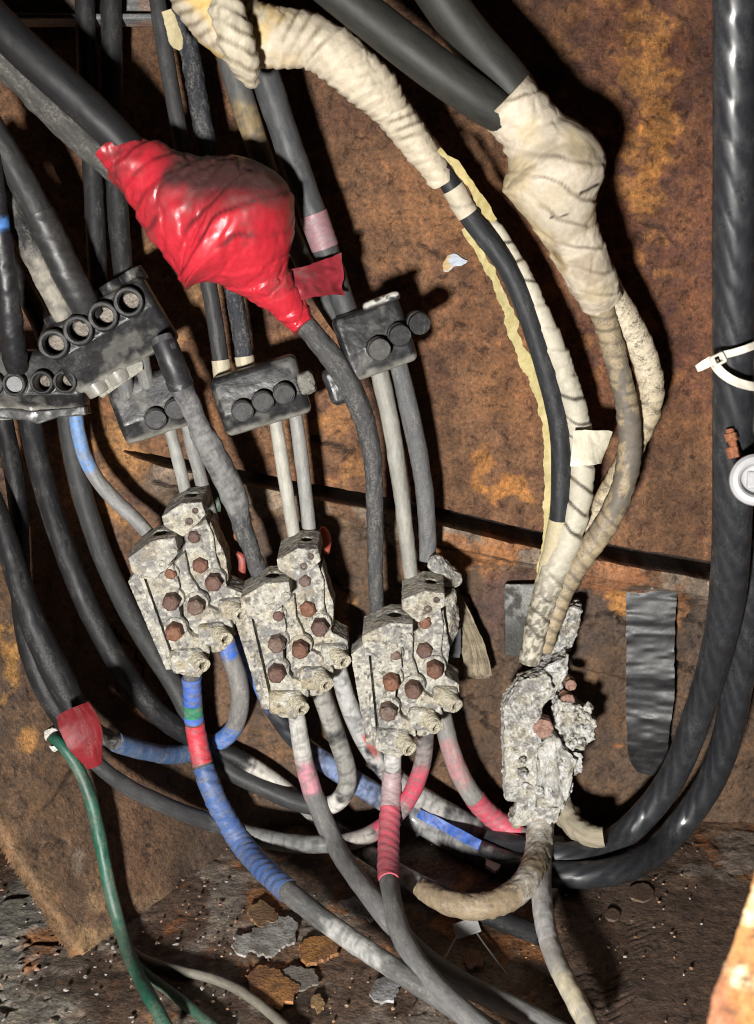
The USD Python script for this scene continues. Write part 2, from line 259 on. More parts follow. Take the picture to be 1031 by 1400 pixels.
# ------------------------------------------------------------------ the floor
def make_floor():
    st = 0.00125
    xs, ys = np.arange(-0.50, 0.50, st), np.arange(0.30, 0.80, st)
    X, Y = np.meshgrid(xs, ys); x, y = X.ravel(), Y.ravel()
    p = np.stack([x, y, np.full_like(x, ZF)], 1); q = project(p)
    wob = (fbm(p, 50, 4, 60) - 0.5)
    left = sstep(330, 210, q[:, 0] + wob * 160)
    h = (terrace(fbm(p, 26, 5, 61), 6) - 0.5) * (0.0035 + 0.010 * left * sstep(140, 40, q[:, 0] - (q[:, 1] - 1310) * 0.6)) + (fbm(p, 110, 3, 62) - 0.5) * 0.002
    wood = sstep(730, 780, q[:, 0] + wob * 60) * sstep(1195, 1225, q[:, 1])
    gr = np.abs(((q[:, 0] - 640) * 0.28 + q[:, 1] + (fbm(p, 22, 4, 59) - 0.5) * 90 + wob * 20) / 9.5 % 1 - 0.5)
    groove = sstep(0.33, 0.48, gr) * wood * sstep(0.46, 0.56, fbm(p, 24, 3, 63)) * sstep(930, 860, q[:, 0]) * sstep(1240, 1270, q[:, 1])
    h = h * (1 - 0.6 * wood) - groove * 0.0009
    c = np.tile([0.085, 0.057, 0.042], (len(p), 1))
    c = mixc(c, (0.15, 0.095, 0.062), sstep(0.45, 0.6, fbm(p, 16, 5, 64)) * (1 - wood))
    c = mixc(c, (0.17, 0.15, 0.13), sstep(0.50, 0.58, fbm(p, 30, 5, 65)) * 0.8 * (1 - wood))
    c = mixc(c, (0.24, 0.11, 0.045), sstep(0.55, 0.63, fbm(p, 38, 5, 66)) * 0.9 * (1 - 0.6 * wood))
    c = mixc(c, (0.030, 0.020, 0.016), sstep(0.5, 0.6, fbm(p, 22, 4, 67)) * 0.7)
    c = mixc(c, (0.155, 0.15, 0.135), left * sstep(0.44, 0.54, fbm(p, 34, 5, 68)) * sstep(140, 60, q[:, 0]))
    c = mixc(c, (0.075, 0.052, 0.040), wood * 0.8); c = mixc(c, (0.030, 0.022, 0.018), groove * 0.8); c = c * 1.45
    obj('vault_floor', (np.stack([x, y, ZF + h], 1), grid(len(xs), len(ys))), 'dirty_floor', tint=c, mask=np.tile((0, 0.8, 0), (len(p), 1)), kind='structure', label='dirty floor with flaking rust, broken concrete and grooved dark wood')
make_floor()

# ------------------------------------------------------------------ cables: swept tubes
class Path:
    """A smooth axis through photo points (px, py, mm in front of the surface, radius in photo pixels)."""
    def __init__(self, pts, step=0.0016, thin=1.0):
        w = np.array([P(a, b, h) for a, b, h, r in pts]); rad = np.array([r * thin * S * (w[i] @ FWD) for i, (a, b, h, r) in enumerate(pts)])
        t = np.concatenate([[0], np.cumsum(np.linalg.norm(np.diff(w, axis=0), axis=1) ** 0.75)])
        cs, pr = CubicSpline(t, w), PchipInterpolator(t, rad)
        u = np.linspace(0, t[-1], 600); pp = cs(u); L = np.concatenate([[0], np.cumsum(np.linalg.norm(np.diff(pp, axis=0), axis=1))])
        n = max(int(L[-1] / step), 6); s = np.linspace(0, L[-1], n); uu = np.interp(s, L, u)
        self.s, self.p, self.r, self.L = s, cs(uu), pr(uu), L[-1]
        tg = cs(uu, 1); self.t = tg / np.linalg.norm(tg, axis=1, keepdims=True)
    def at(self, px, py):
        q = project(self.p); return self.s[np.argmin(np.hypot(q[:, 0] - px, q[:, 1] - py))]
def frames(path, i):
    n = -path.p[i] / np.linalg.norm(path.p[i], axis=1, keepdims=True); t = path.t[i]
    n = n - (n * t).sum(1, keepdims=True) * t; n /= np.linalg.norm(n, axis=1, keepdims=True)
    return n, np.cross(t, n)
def sweep(path, s0=None, s1=None, seg=30, grow=0.0, disp=None, flat=1.0, step=None, th_range=None):
    """Returns vertices, faces, straightened coordinates, s, theta."""
    s0 = 0 if s0 is None else s0; s1 = path.L if s1 is None else s1
    n = max(int((s1 - s0) / (step or 0.0016)), 4); s = np.linspace(s0, s1, n)
    pp = np.stack([np.interp(s, path.s, path.p[:, k]) for k in range(3)], 1); r = np.interp(s, path.s, path.r) + grow
    tt = np.stack([np.interp(s, path.s, path.t[:, k]) for k in range(3)], 1); tt /= np.linalg.norm(tt, axis=1, keepdims=True)
    class Q: pass
    Q.p, Q.t = pp, tt
    nn, bb = frames(Q, slice(None))
    th = np.linspace(0, 2 * np.pi, seg, endpoint=False) + np.pi
    Sg, T = np.meshgrid(s, th, indexing='ij'); R = np.repeat(r[:, None], seg, 1)
    cuv = np.stack([Sg, R * np.cos(T), R * np.sin(T)], -1)
    if disp is not None: R = R + disp(Sg, T, R, cuv)
    v = pp[:, None] + (R * np.cos(T))[..., None] * nn[:, None] * flat + (R * np.sin(T))[..., None] * bb[:, None]
    i = np.arange(n * seg).reshape(n, seg); j = np.roll(i, -1, 1)
    f = np.stack([i[:-1], i[1:], j[1:], j[:-1]], -1).reshape(-1, 4)
    f = np.vstack([f[:, [0, 1, 2]], f[:, [0, 2, 3]]])
    v = v.reshape(-1, 3); cuv = cuv.reshape(-1, 3); nv = len(v)
    caps_v, caps_c, caps_f = [], [], []
    for e, k in ((0, 0), (n - 1, 1)):
        ring = v[i[e]]; caps_v += [*ring, pp[e]]; caps_c += [*cuv[i[e]], V3(s[e], 0, 0)]
        b0 = nv + k * (seg + 1); a = np.arange(seg)
        tri = np.stack([np.full(seg, b0 + seg), b0 + a, b0 + (a + 1) % seg], 1)
        caps_f.append(tri if k == 0 else tri[:, ::-1])
    v = np.vstack([v, caps_v]); cuv = np.vstack([cuv, caps_c]); f = np.vstack([f, *caps_f])
    capS = np.concatenate([np.full(seg + 1, s[0]), np.full(seg + 1, s[-1])])
    if (np.einsum('ij,ij->i', v[f[:, 0]], np.cross(v[f[:, 1]], v[f[:, 2]])).sum()) < 0: f = f[:, ::-1]
    return v, f, cuv, np.concatenate([Sg.ravel(), capS]), np.concatenate([T.ravel(), np.zeros(2 * seg + 2)])

def rough_disp(amp, sc=120, seed=0):
    return lambda s, t, r, c: (fbm(c + seed * 0.37, sc, 4, seed) - 0.5) * 2 * amp
def wrap_disp(pitch, amp, slant=0.5, seed=0, wr=0.0004, ragged=0.25):
    def d(s, t, r, c):
        u = (s + slant * r * np.sin(t) + (fbm(c, 40, 3, seed + 5) - 0.5) * pitch * ragged * 4) / pitch
        k = np.floor(u); fr = u - k
        hsh = np.sin(k * 12.9898 + seed) * 43758.5; hsh = hsh - np.floor(hsh)
        ew = min(0.45, max(0.08, 0.0016 / pitch)); return amp * (0.35 + hsh) * (1 - fr) * sstep(0, ew, fr) + (fbm(c * [1, 1, 1], 150, 3, seed) - 0.5) * 2 * wr
    return d
def wrap_dirt(s, t, c, r, pitch, slant, seed, ragged=0.25):
    u = (s + slant * r * np.sin(t) + (fbm(c, 40, 3, seed + 5) - 0.5) * pitch * ragged * 4) / pitch
    fr = u - np.floor(u); ew = min(0.2, 0.0011 / pitch); return sstep(1.6 * ew, 0.4 * ew, np.minimum(fr, 1 - fr)) * sstep(0.40, 0.60, fbm(c + seed, 45, 3, seed + 8))

def cable(name, label, pts, col, mat='rubber', cat='cable', group=None, paint=(), bands=(), amp=0.0004, sc=130, seed=None, flat=1.0, seg=30, disp=None, thin=0.80, parent=None, partname='sheath'):
    """paint: (x, y, half width px, colour, strength, [side]); bands: (part, (x0,y0), (x1,y1), colour, material, pitch px, label)."""
    seed = seed if seed is not None else used.get(('/World', name), 0) * 7 + len(label)
    path = Path(pts, thin=thin)
    root = parent or thing(name, label, cat, group)
    v, f, cuv, s, t = sweep(path, seg=seg, disp=disp or rough_disp(amp, sc, seed), flat=flat)
    c = np.tile(np.asarray(col, float), (len(v), 1))
    c *= (0.8 + 0.4 * fbm(cuv + seed, 40, 3, seed))[:, None]
    for pt in paint:
        x, y, hw, pc, st = pt[:5]
        s0 = path.at(x, y); w = hw * S * 0.72
        wgt = sstep(1.25, 0.6, np.abs(s - s0) / w + (fbm(cuv, 160, 4, seed + 3) - 0.5) * 1.3) * st * (0.55 + 0.9 * sstep(0.35, 0.6, fbm(cuv * [2.5, 0.7, 0.7], 220, 3, seed + 4)))
        if len(pt) > 5: wgt = wgt * sstep(pt[5][1] + 0.25, pt[5][1], np.abs(np.angle(np.exp(1j * (t - pt[5][0])))))
        c = mixc(c, pc, np.clip(wgt, 0, 1))
    obj(partname, (v, f), mat, root, tint=c, cuv=cuv)
    for k, bd in enumerate(bands):
        part, a, b, bc, bm, pitch = bd[:6]
        s0, s1 = sorted((path.at(*a), path.at(*b)))
        pm = pitch * S * 0.7
        v, f, cuv, s, t = sweep(path, s0, s1, seg=36, grow=0.0004, disp=wrap_disp(pm, 0.0006, 0.5, seed + k, 0.0003), flat=flat, step=0.0011)
        rr = np.hypot(cuv[:, 1], cuv[:, 2])
        c = np.tile(np.asarray(bc, float), (len(v), 1)) * (0.8 + 0.4 * fbm(cuv, 60, 3, seed))[:, None]
        c = mixc(c, np.asarray(bc) * 0.25 + 0.03, np.clip(wrap_dirt(s, t, cuv, rr, pm, 0.5, seed + k), 0, 1) * 0.6)
        obj(part, (v, f), bm, root, tint=c, cuv=cuv, label=bd[6] if len(bd) > 6 else None)
    return root, path

BLK, DK, GR, LG = (0.012, 0.012, 0.013), (0.018, 0.018, 0.019), (0.10, 0.10, 0.095), (0.24, 0.23, 0.21)
BLUE, RED, PINK, CREAM, TAN = (0.035, 0.11, 0.42), (0.46, 0.022, 0.035), (0.62, 0.07, 0.12), (0.47, 0.41, 0.31), (0.36, 0.27, 0.16)
WHITE = (0.58, 0.57, 0.54)

# ------------------------------------------------------------------ background cables, top left
g = 'grey black cables running down behind the red splice'
cable('power_cable', 'dull black cable in shadow at upper left, left one of the straight upright pair', [(114, -60, 22, 17), (122, 150, 24, 17), (130, 300, 30, 17), (136, 415, 40, 16)], DK, 'rubber')
cable('power_cable', 'dull black cable in shadow at upper left, right one of the straight upright pair', [(150, -60, 22, 18), (155, 150, 24, 18), (162, 300, 30, 18), (172, 400, 40, 16)], DK, 'rubber')
cable('power_cable', 'smooth grey black cable passing behind the red splice, left of the rough edged one', [(208, -60, 36, 14), (238, 140, 40, 14), (282, 370, 45, 14), (305, 520, 48, 14)], (0.035, 0.035, 0.036), 'rubber', bands=[('cut_sleeve', (303, 490), (305, 520), (0.35, 0.31, 0.22), 'grey_sheath', 60)])
cable('power_cable', 'rough edged black cable beside a yellow rag, passing behind the red splice', [(238, -60, 34, 17), (272, 140, 38, 17), (316, 380, 44, 15), (338, 515, 47, 15)], (0.024, 0.026, 0.032), 'dusty_rubber', amp=0.0009, sc=300, bands=[('cut_sleeve', (336, 486), (338, 515), (0.35, 0.31, 0.22), 'grey_sheath', 60)])
cable('power_cable', 'grey cable with a brown stain hanging from behind the white taped bend', [(285, -20, 30, 19), (322, 105, 32, 18), (346, 182, 32, 17), (402, 330, 32, 14), (470, 450, 44, 13)], (0.075, 0.075, 0.073), 'rubber', paint=[(344, 170, 30, (0.20, 0.15, 0.08), 0.8)], thin=0.98)
cable('power_cable', 'straight grey black cable with a faded pink band, right of the red splice', [(325, -10, 60, 20), (365, 110, 58, 20), (400, 215, 55, 19), (436, 315, 52, 18), (470, 415, 50, 16), (485, 455, 50, 16)], (0.05, 0.052, 0.055), 'rubber',
      bands=[('faded_tape', (430, 292), (446, 338), (0.25, 0.13, 0.15), 'colour_tape', 40)], amp=0.0006, thin=1.0)

# ------------------------------------------------------------------ red splice and its cables
cable('power_cable', 'thick smooth black cable at upper left, upper one of the two entering the red splice', [(-70, -42, 95, 33), (0, 36, 95, 33), (60, 93, 95, 33), (120, 148, 93, 32), (170, 198, 90, 30), (215, 245, 88, 28)], BLK, 'clean_rubber', thin=0.8)
cable('power_cable', 'dusty grey crusted cable at upper left, lower one of the two entering the red splice', [(-70, 8, 86, 28), (0, 76, 84, 28), (60, 136, 83, 28), (110, 186, 85, 27), (163, 236, 86, 24), (205, 272, 86, 20)], (0.05, 0.048, 0.045), 'dusty_rubber', amp=0.0014, sc=110, thin=0.8)

def splice(name, label, pts, col, mat, pitch, amp, slant, seed, dirt, dirt_amt=0.6, wr=0.0008, extra=None, seg=110, part='tape_wrap', cat='taped splice', tintf=None, root=None, step=0.0009, fold_amt=0.0005):
    root = root or thing(name, label, cat)
    path = Path(pts)
    wd = wrap_disp(pitch, amp, slant, seed, wr)
    def d(s, t, r, c):
        q = wd(s, t, r, c)
        fold = np.abs(fbm(c * [1, 0.5, 0.5] + [0, s.mean() * 0, 0], 70, 4, seed + 9) - 0.5)
        q = q - fold_amt * sstep(0.06, 0.0, fold)
        if extra is not None: q = q + extra(s, t, r, c, path)
        return q
    v, f, cuv, s, t = sweep(path, seg=seg, disp=d, step=step)
    rr = np.hypot(cuv[:, 1], cuv[:, 2])
    c = np.tile(np.asarray(col, float), (len(v), 1)) * (0.82 + 0.36 * fbm(cuv, 30, 4, seed))[:, None]
    c = mixc(c, dirt, np.clip(wrap_dirt(s, t, cuv, rr, pitch, slant, seed), 0, 1) * dirt_amt)
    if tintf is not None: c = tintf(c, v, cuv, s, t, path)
    obj(part, (v, f), mat, root, tint=c, cuv=cuv)
    return root, path
def red_tint(c, v, cuv, s, t, path):
    q = project(v)
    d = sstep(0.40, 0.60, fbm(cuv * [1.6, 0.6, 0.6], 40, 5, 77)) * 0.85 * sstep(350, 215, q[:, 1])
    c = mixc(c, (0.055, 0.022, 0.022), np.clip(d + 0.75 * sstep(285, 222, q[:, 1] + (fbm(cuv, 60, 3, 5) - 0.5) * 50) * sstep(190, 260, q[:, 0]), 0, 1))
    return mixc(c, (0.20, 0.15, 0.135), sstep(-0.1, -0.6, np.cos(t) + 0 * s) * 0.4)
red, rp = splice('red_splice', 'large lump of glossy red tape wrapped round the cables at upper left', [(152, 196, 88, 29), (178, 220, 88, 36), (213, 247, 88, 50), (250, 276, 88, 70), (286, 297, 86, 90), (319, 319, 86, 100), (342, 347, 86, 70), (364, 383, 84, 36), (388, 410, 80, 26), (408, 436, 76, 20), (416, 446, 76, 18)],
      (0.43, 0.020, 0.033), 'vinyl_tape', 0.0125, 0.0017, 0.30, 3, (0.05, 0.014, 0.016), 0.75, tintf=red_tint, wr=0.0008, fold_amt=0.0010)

def ribbon(name, pts, mat, tint, parent=None, thick=0.0008, ragged=0.25, seed=0, curl=0.0, pleat=0.0, label=None, cat=None, group=None, step=0.0011, nw=14, bumpy=0.0035, bsc=120, across=1.0):
    path = Path([(a, b, h, w) for a, b, h, w in pts], step=step)
    n, bb = frames(path, slice(None))
    u = np.linspace(-1, 1, nw); N = len(path.s)
    Sg, U = np.meshgrid(path.s, u, indexing='ij')
    e = np.stack([Sg, U * 0.004 + seed, 0 * U], -1)
    wdt = path.r[:, None] * (1 + ragged * (fbm(np.stack([Sg, np.sign(U) + seed, 0 * U], -1), 170, 4, seed) - 0.5) * 2)
    off = curl * U ** 2 + pleat * np.sin(U * 14 + 3 * fbm(e, 60, 2, seed)) + (fbm(np.stack([Sg, U * path.r[:, None] * across, 0 * U + seed], -1), bsc, 3, seed) - 0.5) * bumpy
    mid = path.p[:, None] + (wdt * U)[..., None] * bb[:, None] + off[..., None] * n[:, None]
    top, bot = mid + n[:, None] * thick / 2, mid - n[:, None] * thick / 2
    v = np.concatenate([top.reshape(-1, 3), bot.reshape(-1, 3)]); M = N * nw
    i = np.arange(M).reshape(N, nw); a = np.stack([i[:-1, :-1], i[1:, :-1], i[1:, 1:], i[:-1, 1:]], -1).reshape(-1, 4)
    loop = np.concatenate([i[0, :], i[1:, -1], i[-1, -2::-1], i[-2:0:-1, 0]]); nx = np.roll(loop, -1)
    sides = np.stack([loop, nx, nx + M, loop + M], -1)
    f = np.vstack([a, a[:, ::-1] + M, sides])
    f = np.vstack([f[:, [0, 1, 2]], f[:, [0, 2, 3]]])
    cuv = np.concatenate([np.stack([Sg, U * path.r[:, None], 0 * U], -1).reshape(-1, 3)] * 2)
    t = np.tile(np.asarray(tint, float), (len(v), 1)) * (0.75 + 0.5 * fbm(cuv, 60, 4, seed))[:, None]
    return obj(name, (v, f), mat, parent, tint=t, cuv=cuv, smooth=50, label=label, cat=cat, group=group)
ribbon('tape_tail', [(366, 398, 70, 8), (392, 393, 84, 20), (430, 383, 76, 22), (468, 376, 64, 29)], 'vinyl_tape', (0.22, 0.02, 0.03), red, pleat=0.0, ragged=0.08, bumpy=0.008, bsc=70, across=2.0, seed=3)
cable('power_cable', 'grey dusty cable leaving the red splice and dropping into the third corroded connector', [(404, 424, 74, 17), (432, 462, 72, 17), (462, 500, 70, 18), (488, 548, 68, 17), (506, 605, 66, 15), (512, 680, 64, 13), (513, 760, 62, 12), (517, 850, 60, 11)], (0.05, 0.05, 0.052), 'dusty_rubber', amp=0.0008, sc=260, thin=0.9)

# ------------------------------------------------------------------ white taped cables
wt, wp = splice('white_taped_cable', 'cream tape wrapped bend at the top, split open over a bare black cable', [(232, -75, 85, 30), (275, -15, 85, 44), (318, 34, 85, 46), (360, 50, 85, 41), (400, 53, 85, 37), (437, 62, 85, 35), (480, 94, 84, 34), (514, 124, 80, 31), (534, 150, 76, 25), (565, 190, 72, 22.5), (590, 225, 68, 19), (604, 248, 65, 17)],
      CREAM, 'cloth_tape', 0.0062, 0.0012, 0.4, 11, (0.10, 0.07, 0.035), 0.75, seg=72, cat='taped cable', wr=0.0008,
      tintf=lambda c, v, cuv, s, t, path: mixc(mixc(c, (0.50, 0.33, 0.09), sstep(0.50, 0.66, fbm(cuv, 45, 4, 8)) * sstep(430, 330, project(v)[:, 0]) * 0.9), (0.03, 0.025, 0.02), 0.0 * sstep(2.2, 0.6, np.minimum(polyline_dist(project(v), [(468, 80), (500, 67)]), polyline_dist(project(v), [(480, 110), (505, 98), (530, 100)])))))
splice('', '', [(305, 2, 108, 20), (318, 40, 112, 25), (331, 78, 110, 21), (340, 102, 104, 13), (343, 116, 100, 5)], (0.46, 0.41, 0.31), 'cloth_tape', 0.008, 0.0018, 0.8, 4, (0.10, 0.07, 0.03), 0.7, seg=40, part='torn_tape_end', root=wt, wr=0.0022)
v, f, cuv, s, t = None, None, None, None, None
cable('', '', [(582, 212, 68, 13), (612, 246, 65, 14.5), (645, 300, 62, 15), (688, 357, 60, 14.5), (722, 432, 58, 14.5), (750, 520, 55, 14.5), (766, 600, 52, 14.5), (767, 660, 50, 14.5), (764, 715, 48, 14.5), (752, 770, 46, 13.5), (737, 830, 46, 12), (728, 890, 48, 11)], (0.022, 0.023, 0.026), 'rubber', parent=wt, partname='bare_cable', thin=0.95, amp=0.0003,
      bands=[('tape_patch', (606, 262), (628, 302), CREAM, 'cloth_tape', 40), ('cream_sleeve', (764, 709), (729, 885), (0.45, 0.39, 0.25), 'cloth_tape', 34)], seed=5)
ribbon('torn_tape_edge', [(600, 206, 74, 4), (622, 226, 76, 5), (645, 256, 74, 5), (664, 286, 72, 6), (676, 302, 70, 4)], 'cloth_tape', (0.36, 0.29, 0.11), wt, ragged=0.7, seed=6)
ribbon('torn_tape_edge', [(634, 312, 56, 3), (655, 345, 56, 5), (680, 388, 54, 6), (694, 425, 54, 7), (708, 470, 52, 8), (728, 515, 50, 8), (743, 560, 48, 6), (751, 620, 46, 6), (750, 680, 46, 6), (746, 730, 46, 5), (738, 790, 44, 4)], 'cloth_tape', (0.37, 0.31, 0.13), wt, ragged=0.7, seed=9)
wc, _ = splice('white_taped_cable', 'white tape wrapped cable with a tape tag, running close along the bare black cable', [(640, 272, 50, 7), (672, 308, 52, 10), (705, 360, 54, 12.5), (738, 430, 55, 14.5), (768, 505, 54, 16), (788, 570, 52, 17), (795, 625, 50, 17), (792, 680, 50, 17), (778, 735, 50, 17), (755, 790, 50, 17), (738, 840, 52, 16), (724, 905, 54, 14)],
      (0.45, 0.42, 0.335), 'cloth_tape', 0.015, 0.0012, 0.6, 21, (0.05, 0.04, 0.025), 1.0, seg=44, cat='taped cable', wr=0.0003, step=0.0010,
      tintf=lambda c, v, cuv, s, t, path: mixc(c, (0.075, 0.06, 0.045), sstep(740, 850, project(v)[:, 1]) * sstep(0.42, 0.56, fbm(cuv, 420, 4, 3)) * 0.8))
ribbon('tape_tag', [(782, 612, 70, 24), (800, 612, 70, 24), (815, 611, 68, 23), (829, 612, 62, 22)], 'cloth_tape', (0.60, 0.56, 0.44), wc, ragged=0.12, seed=12)
ribbon('tape_tag', [(803, 600, 60, 3), (815, 600, 60, 10), (828, 602, 58, 9)], 'cloth_tape', (0.56, 0.5, 0.36), wc, ragged=0.3, seed=13)

cable('power_cable', 'thick smooth black cable at top centre, lower one entering the white bulb splice', [(400, -60, 100, 30), (490, 12, 100, 31), (590, 90, 100, 32), (650, 133, 98, 31), (700, 165, 95, 26)], (0.024, 0.024, 0.021), 'clean_rubber', amp=0.0001, thin=0.91)
cable('power_cable', 'thick smooth black cable at top centre, upper one entering the white bulb splice', [(560, -70, 86, 33), (608, 5, 86, 33), (655, 66, 86, 33), (703, 122, 88, 32), (722, 158, 88, 26)], (0.024, 0.024, 0.021), 'clean_rubber', amp=0.0001, thin=0.91)
def bulb_tint(c, v, cuv, s, t, path):
    q = project(v)
    w = (fbm(v, 90, 3, 2) - 0.5) * 12
    for pts, wd in [([(793, 264), (818, 252)], 3.0), ([(752, 298), (776, 293)], 1.4)]:
        c = mixc(c, (0.03, 0.026, 0.02), sstep(wd, wd * 0.4, polyline_dist(q + w[:, None] * 0.15, pts)) * (np.cos(t) > 0.0))
    c = mixc(c, (0.42, 0.33, 0.17), sstep(0.44, 0.58, fbm(cuv, 26, 4, 6)) * 0.6)
    c = mixc(c, (0.24, 0.19, 0.13), sstep(0.48, 0.64, fbm(cuv * [1.5, 0.7, 0.7], 60, 4, 12)) * 0.65)
    return mixc(c, (0.16, 0.11, 0.05), sstep(9, 2, polyline_dist(q, [(758, 346), (772, 366)]) + np.abs(w)) * 0.8)
wb, _ = splice('white_bulb_splice', 'bulb shaped splice of cream white tape under two black cables at upper right', [(690, 135, 92, 42), (711, 159, 92, 41), (728, 180, 92, 42), (746, 207, 92, 60), (757, 238, 92, 71), (764, 270, 92, 56), (774, 302, 90, 41), (786, 332, 87, 36), (800, 364, 84, 33), (814, 392, 78, 31), (824, 411, 73, 27)],
      (0.47, 0.41, 0.32), 'cloth_tape', 0.017, 0.0012, 0.8, 31, (0.13, 0.10, 0.065), 0.75, tintf=bulb_tint, wr=0.0007, extra=lambda s, t, r, c, path: 0.0007 * np.abs(np.sin((s + 0.3 * r * np.sin(t)) / 0.0042 * np.pi / 2 + 3 * fbm(c, 50, 3, 4))) * sstep(path.at(745, 205), path.at(728, 180), s))
splice('taped_cable', 'brown scraped cable from the white bulb splice, left one of its two', [(815, 395, 74, 18), (835, 465, 66, 16), (852, 530, 62, 15.5), (861, 590, 58, 15.5), (856, 650, 55, 16), (828, 718, 52, 16), (792, 770, 50, 15), (766, 822, 50, 13), (744, 890, 50, 11)],
      (0.31, 0.245, 0.15), 'scraped_tape', 0.0085, 0.0006, 0.3, 41, (0.05, 0.04, 0.03), 0.7, seg=40, cat='taped cable', wr=0.0004, step=0.0011,
      tintf=lambda c, v, cuv, s, t, path: mixc(c, (0.10, 0.09, 0.078), sstep(460, 520, project(v)[:, 1]) * sstep(760, 690, project(v)[:, 1]) * sstep(0.40, 0.50, fbm(cuv * [0.5, 1, 1], 170, 4, 3)) * 0.9))
splice('taped_cable', 'cream taped cable from the white bulb splice, right one, bowing out behind its twin', [(806, 355, 74, 18), (834, 400, 66, 19), (866, 455, 57, 18.5), (888, 515, 50, 17.5), (887, 560, 45, 16.5), (868, 608, 40, 15), (835, 668, 36, 14), (800, 730, 34, 13), (775, 790, 36, 13), (758, 850, 40, 12)],
      (0.44, 0.37, 0.24), 'scraped_tape', 0.012, 0.0008, 0.4, 51, (0.08, 0.06, 0.035), 0.7, seg=40, cat='taped cable', wr=0.0004, step=0.0011,
      tintf=lambda c, v, cuv, s, t, path: mixc(c, (0.60, 0.53, 0.40), sstep(600, 480, project(v)[:, 1]) * 0.75))

# ------------------------------------------------------------------ cables at the left edge
cable('power_cable', 'dark cable hanging in shadow behind the dusty cables at the left edge', [(-10, 310, 25, 18), (28, 390, 25, 18), (60, 450, 30, 18), (70, 500, 30, 17)], DK, 'rubber')
cable('taped_cable', 'black cable with wrinkled shiny tape, upper one of the pair entering the four hole connector', [(-40, 120, 82, 21), (0, 195, 82, 24), (38, 262, 80, 25), (72, 330, 78, 25), (100, 388, 74, 25), (125, 430, 66, 22)], (0.024, 0.024, 0.024), 'rubber', cat='taped cable', bands=[('tape_wrap', (52, 290), (118, 418), (0.022, 0.022, 0.022), 'black_film', 26)], amp=0.0006)
cable('power_cable', 'dusty grey cracked cable, lower one of the pair entering the four hole connector', [(-40, 205, 74, 22), (0, 262, 74, 23), (35, 325, 72, 22), (68, 390, 70, 21), (95, 445, 64, 19)], (0.07, 0.068, 0.062), 'dusty_rubber', amp=0.0012, sc=120, paint=[(28, 316, 22, (0.012, 0.012, 0.014), 1.0), (70, 395, 40, (0.26, 0.24, 0.20), 0.8)])
cable('taped_cable', 'black cable in shiny tape with a blue mark at the left edge', [(-16, 200, 90, 17), (-4, 290, 90, 18), (8, 380, 88, 19), (18, 470, 80, 20), (22, 500, 70, 19)], (0.014, 0.014, 0.016), 'black_film', cat='taped cable', paint=[(-3, 306, 8, (0.06, 0.18, 0.45), 0.8)], disp=wrap_disp(0.011, 0.0008, 0.5, 2, 0.0008))

# ------------------------------------------------------------------ cables below the left connectors
cable('power_cable', 'black cable at left edge, upper strand of the thick pair entering the red tape flag', [(-4, 540, 48, 17), (12, 610, 46, 16), (25, 700, 42, 16), (28, 790, 36, 17), (36, 860, 32, 20), (56, 925, 28, 21), (92, 990, 26, 18)], (0.010, 0.010, 0.011), 'rubber', amp=0.0005)
cable('power_cable', 'scuffed black cable at left edge, lower strand of the pair entering the red tape flag', [(-70, 590, 60, 19), (0, 712, 55, 19), (24, 790, 50, 20), (54, 872, 45, 23), (80, 925, 42, 25), (108, 985, 36, 20)], (0.011, 0.011, 0.012), 'rubber', amp=0.0006)
rf = thing('red_tape_flag', 'dark red tape flag wrapped where the thick black pair divides, above the green wire', 'tape')
ribbon('tape', [(99, 968, 72, 22), (106, 985, 74, 26), (116, 1010, 74, 25), (124, 1032, 70, 17), (130, 1049, 66, 10)], 'rubber', (0.14, 0.010, 0.014), rf, ragged=0.06, seed=15, curl=-0.0015, bumpy=0.0015)
cable('power_cable', 'grey black cable second from the left under the flat black connector', [(38, 548, 44, 19), (54, 640, 36, 19), (85, 742, 30, 19), (126, 842, 26, 19), (172, 922, 22, 19), (228, 986, 20, 18), (290, 1020, 18, 16), (345, 1048, 20, 15), (398, 1086, 20, 14), (450, 1130, 18, 15), (510, 1172, 18, 16), (570, 1208, 18, 17), (640, 1240, 14, 17), (740, 1280, 12, 17)], (0.014, 0.014, 0.015), 'rubber', amp=0.0005,
      paint=[(375, 1065, 40, (0.42, 0.40, 0.36), 0.9), (545, 1192, 60, (0.38, 0.38, 0.36), 0.8), (440, 1122, 40, (0.30, 0.29, 0.27), 0.7)])
cable('power_cable', 'smooth grey cable third from the left under the flat black connector, turning up later', [(90, 545, 32, 17), (104, 640, 26, 17.5), (134, 742, 22, 17.5), (174, 832, 18, 17.5), (214, 898, 16, 17), (250, 960, 18, 16), (275, 1015, 22, 15), (308, 1050, 24, 15), (360, 1077, 28, 15), (420, 1100, 36, 16), (458, 1098, 42, 16), (475, 1070, 46, 16), (468, 1030, 48, 16), (452, 985, 50, 16), (436, 940, 52, 15)], (0.034, 0.035, 0.036), 'rubber', amp=0.0002,
      paint=[(468, 1040, 70, (0.24, 0.235, 0.215), 0.9), (440, 950, 60, (0.26, 0.25, 0.23), 0.9), (455, 1100, 22, (0.52, 0.50, 0.46), 0.9), (452, 1005, 10, (0.03, 0.03, 0.03), 0.8)])
cable('power_cable', 'thin grey cable smeared with light blue paint, bending from the flat black connector', [(101, 540, 48, 12), (110, 605, 46, 12.5), (128, 648, 46, 12.5), (168, 694, 46, 13), (198, 724, 50, 12), (219, 765, 58, 12)], (0.15, 0.15, 0.15), 'grey_sheath', paint=[(110, 590, 26, (0.10, 0.22, 0.46), 0.7), (121, 632, 12, (0.10, 0.22, 0.46), 0.65)])
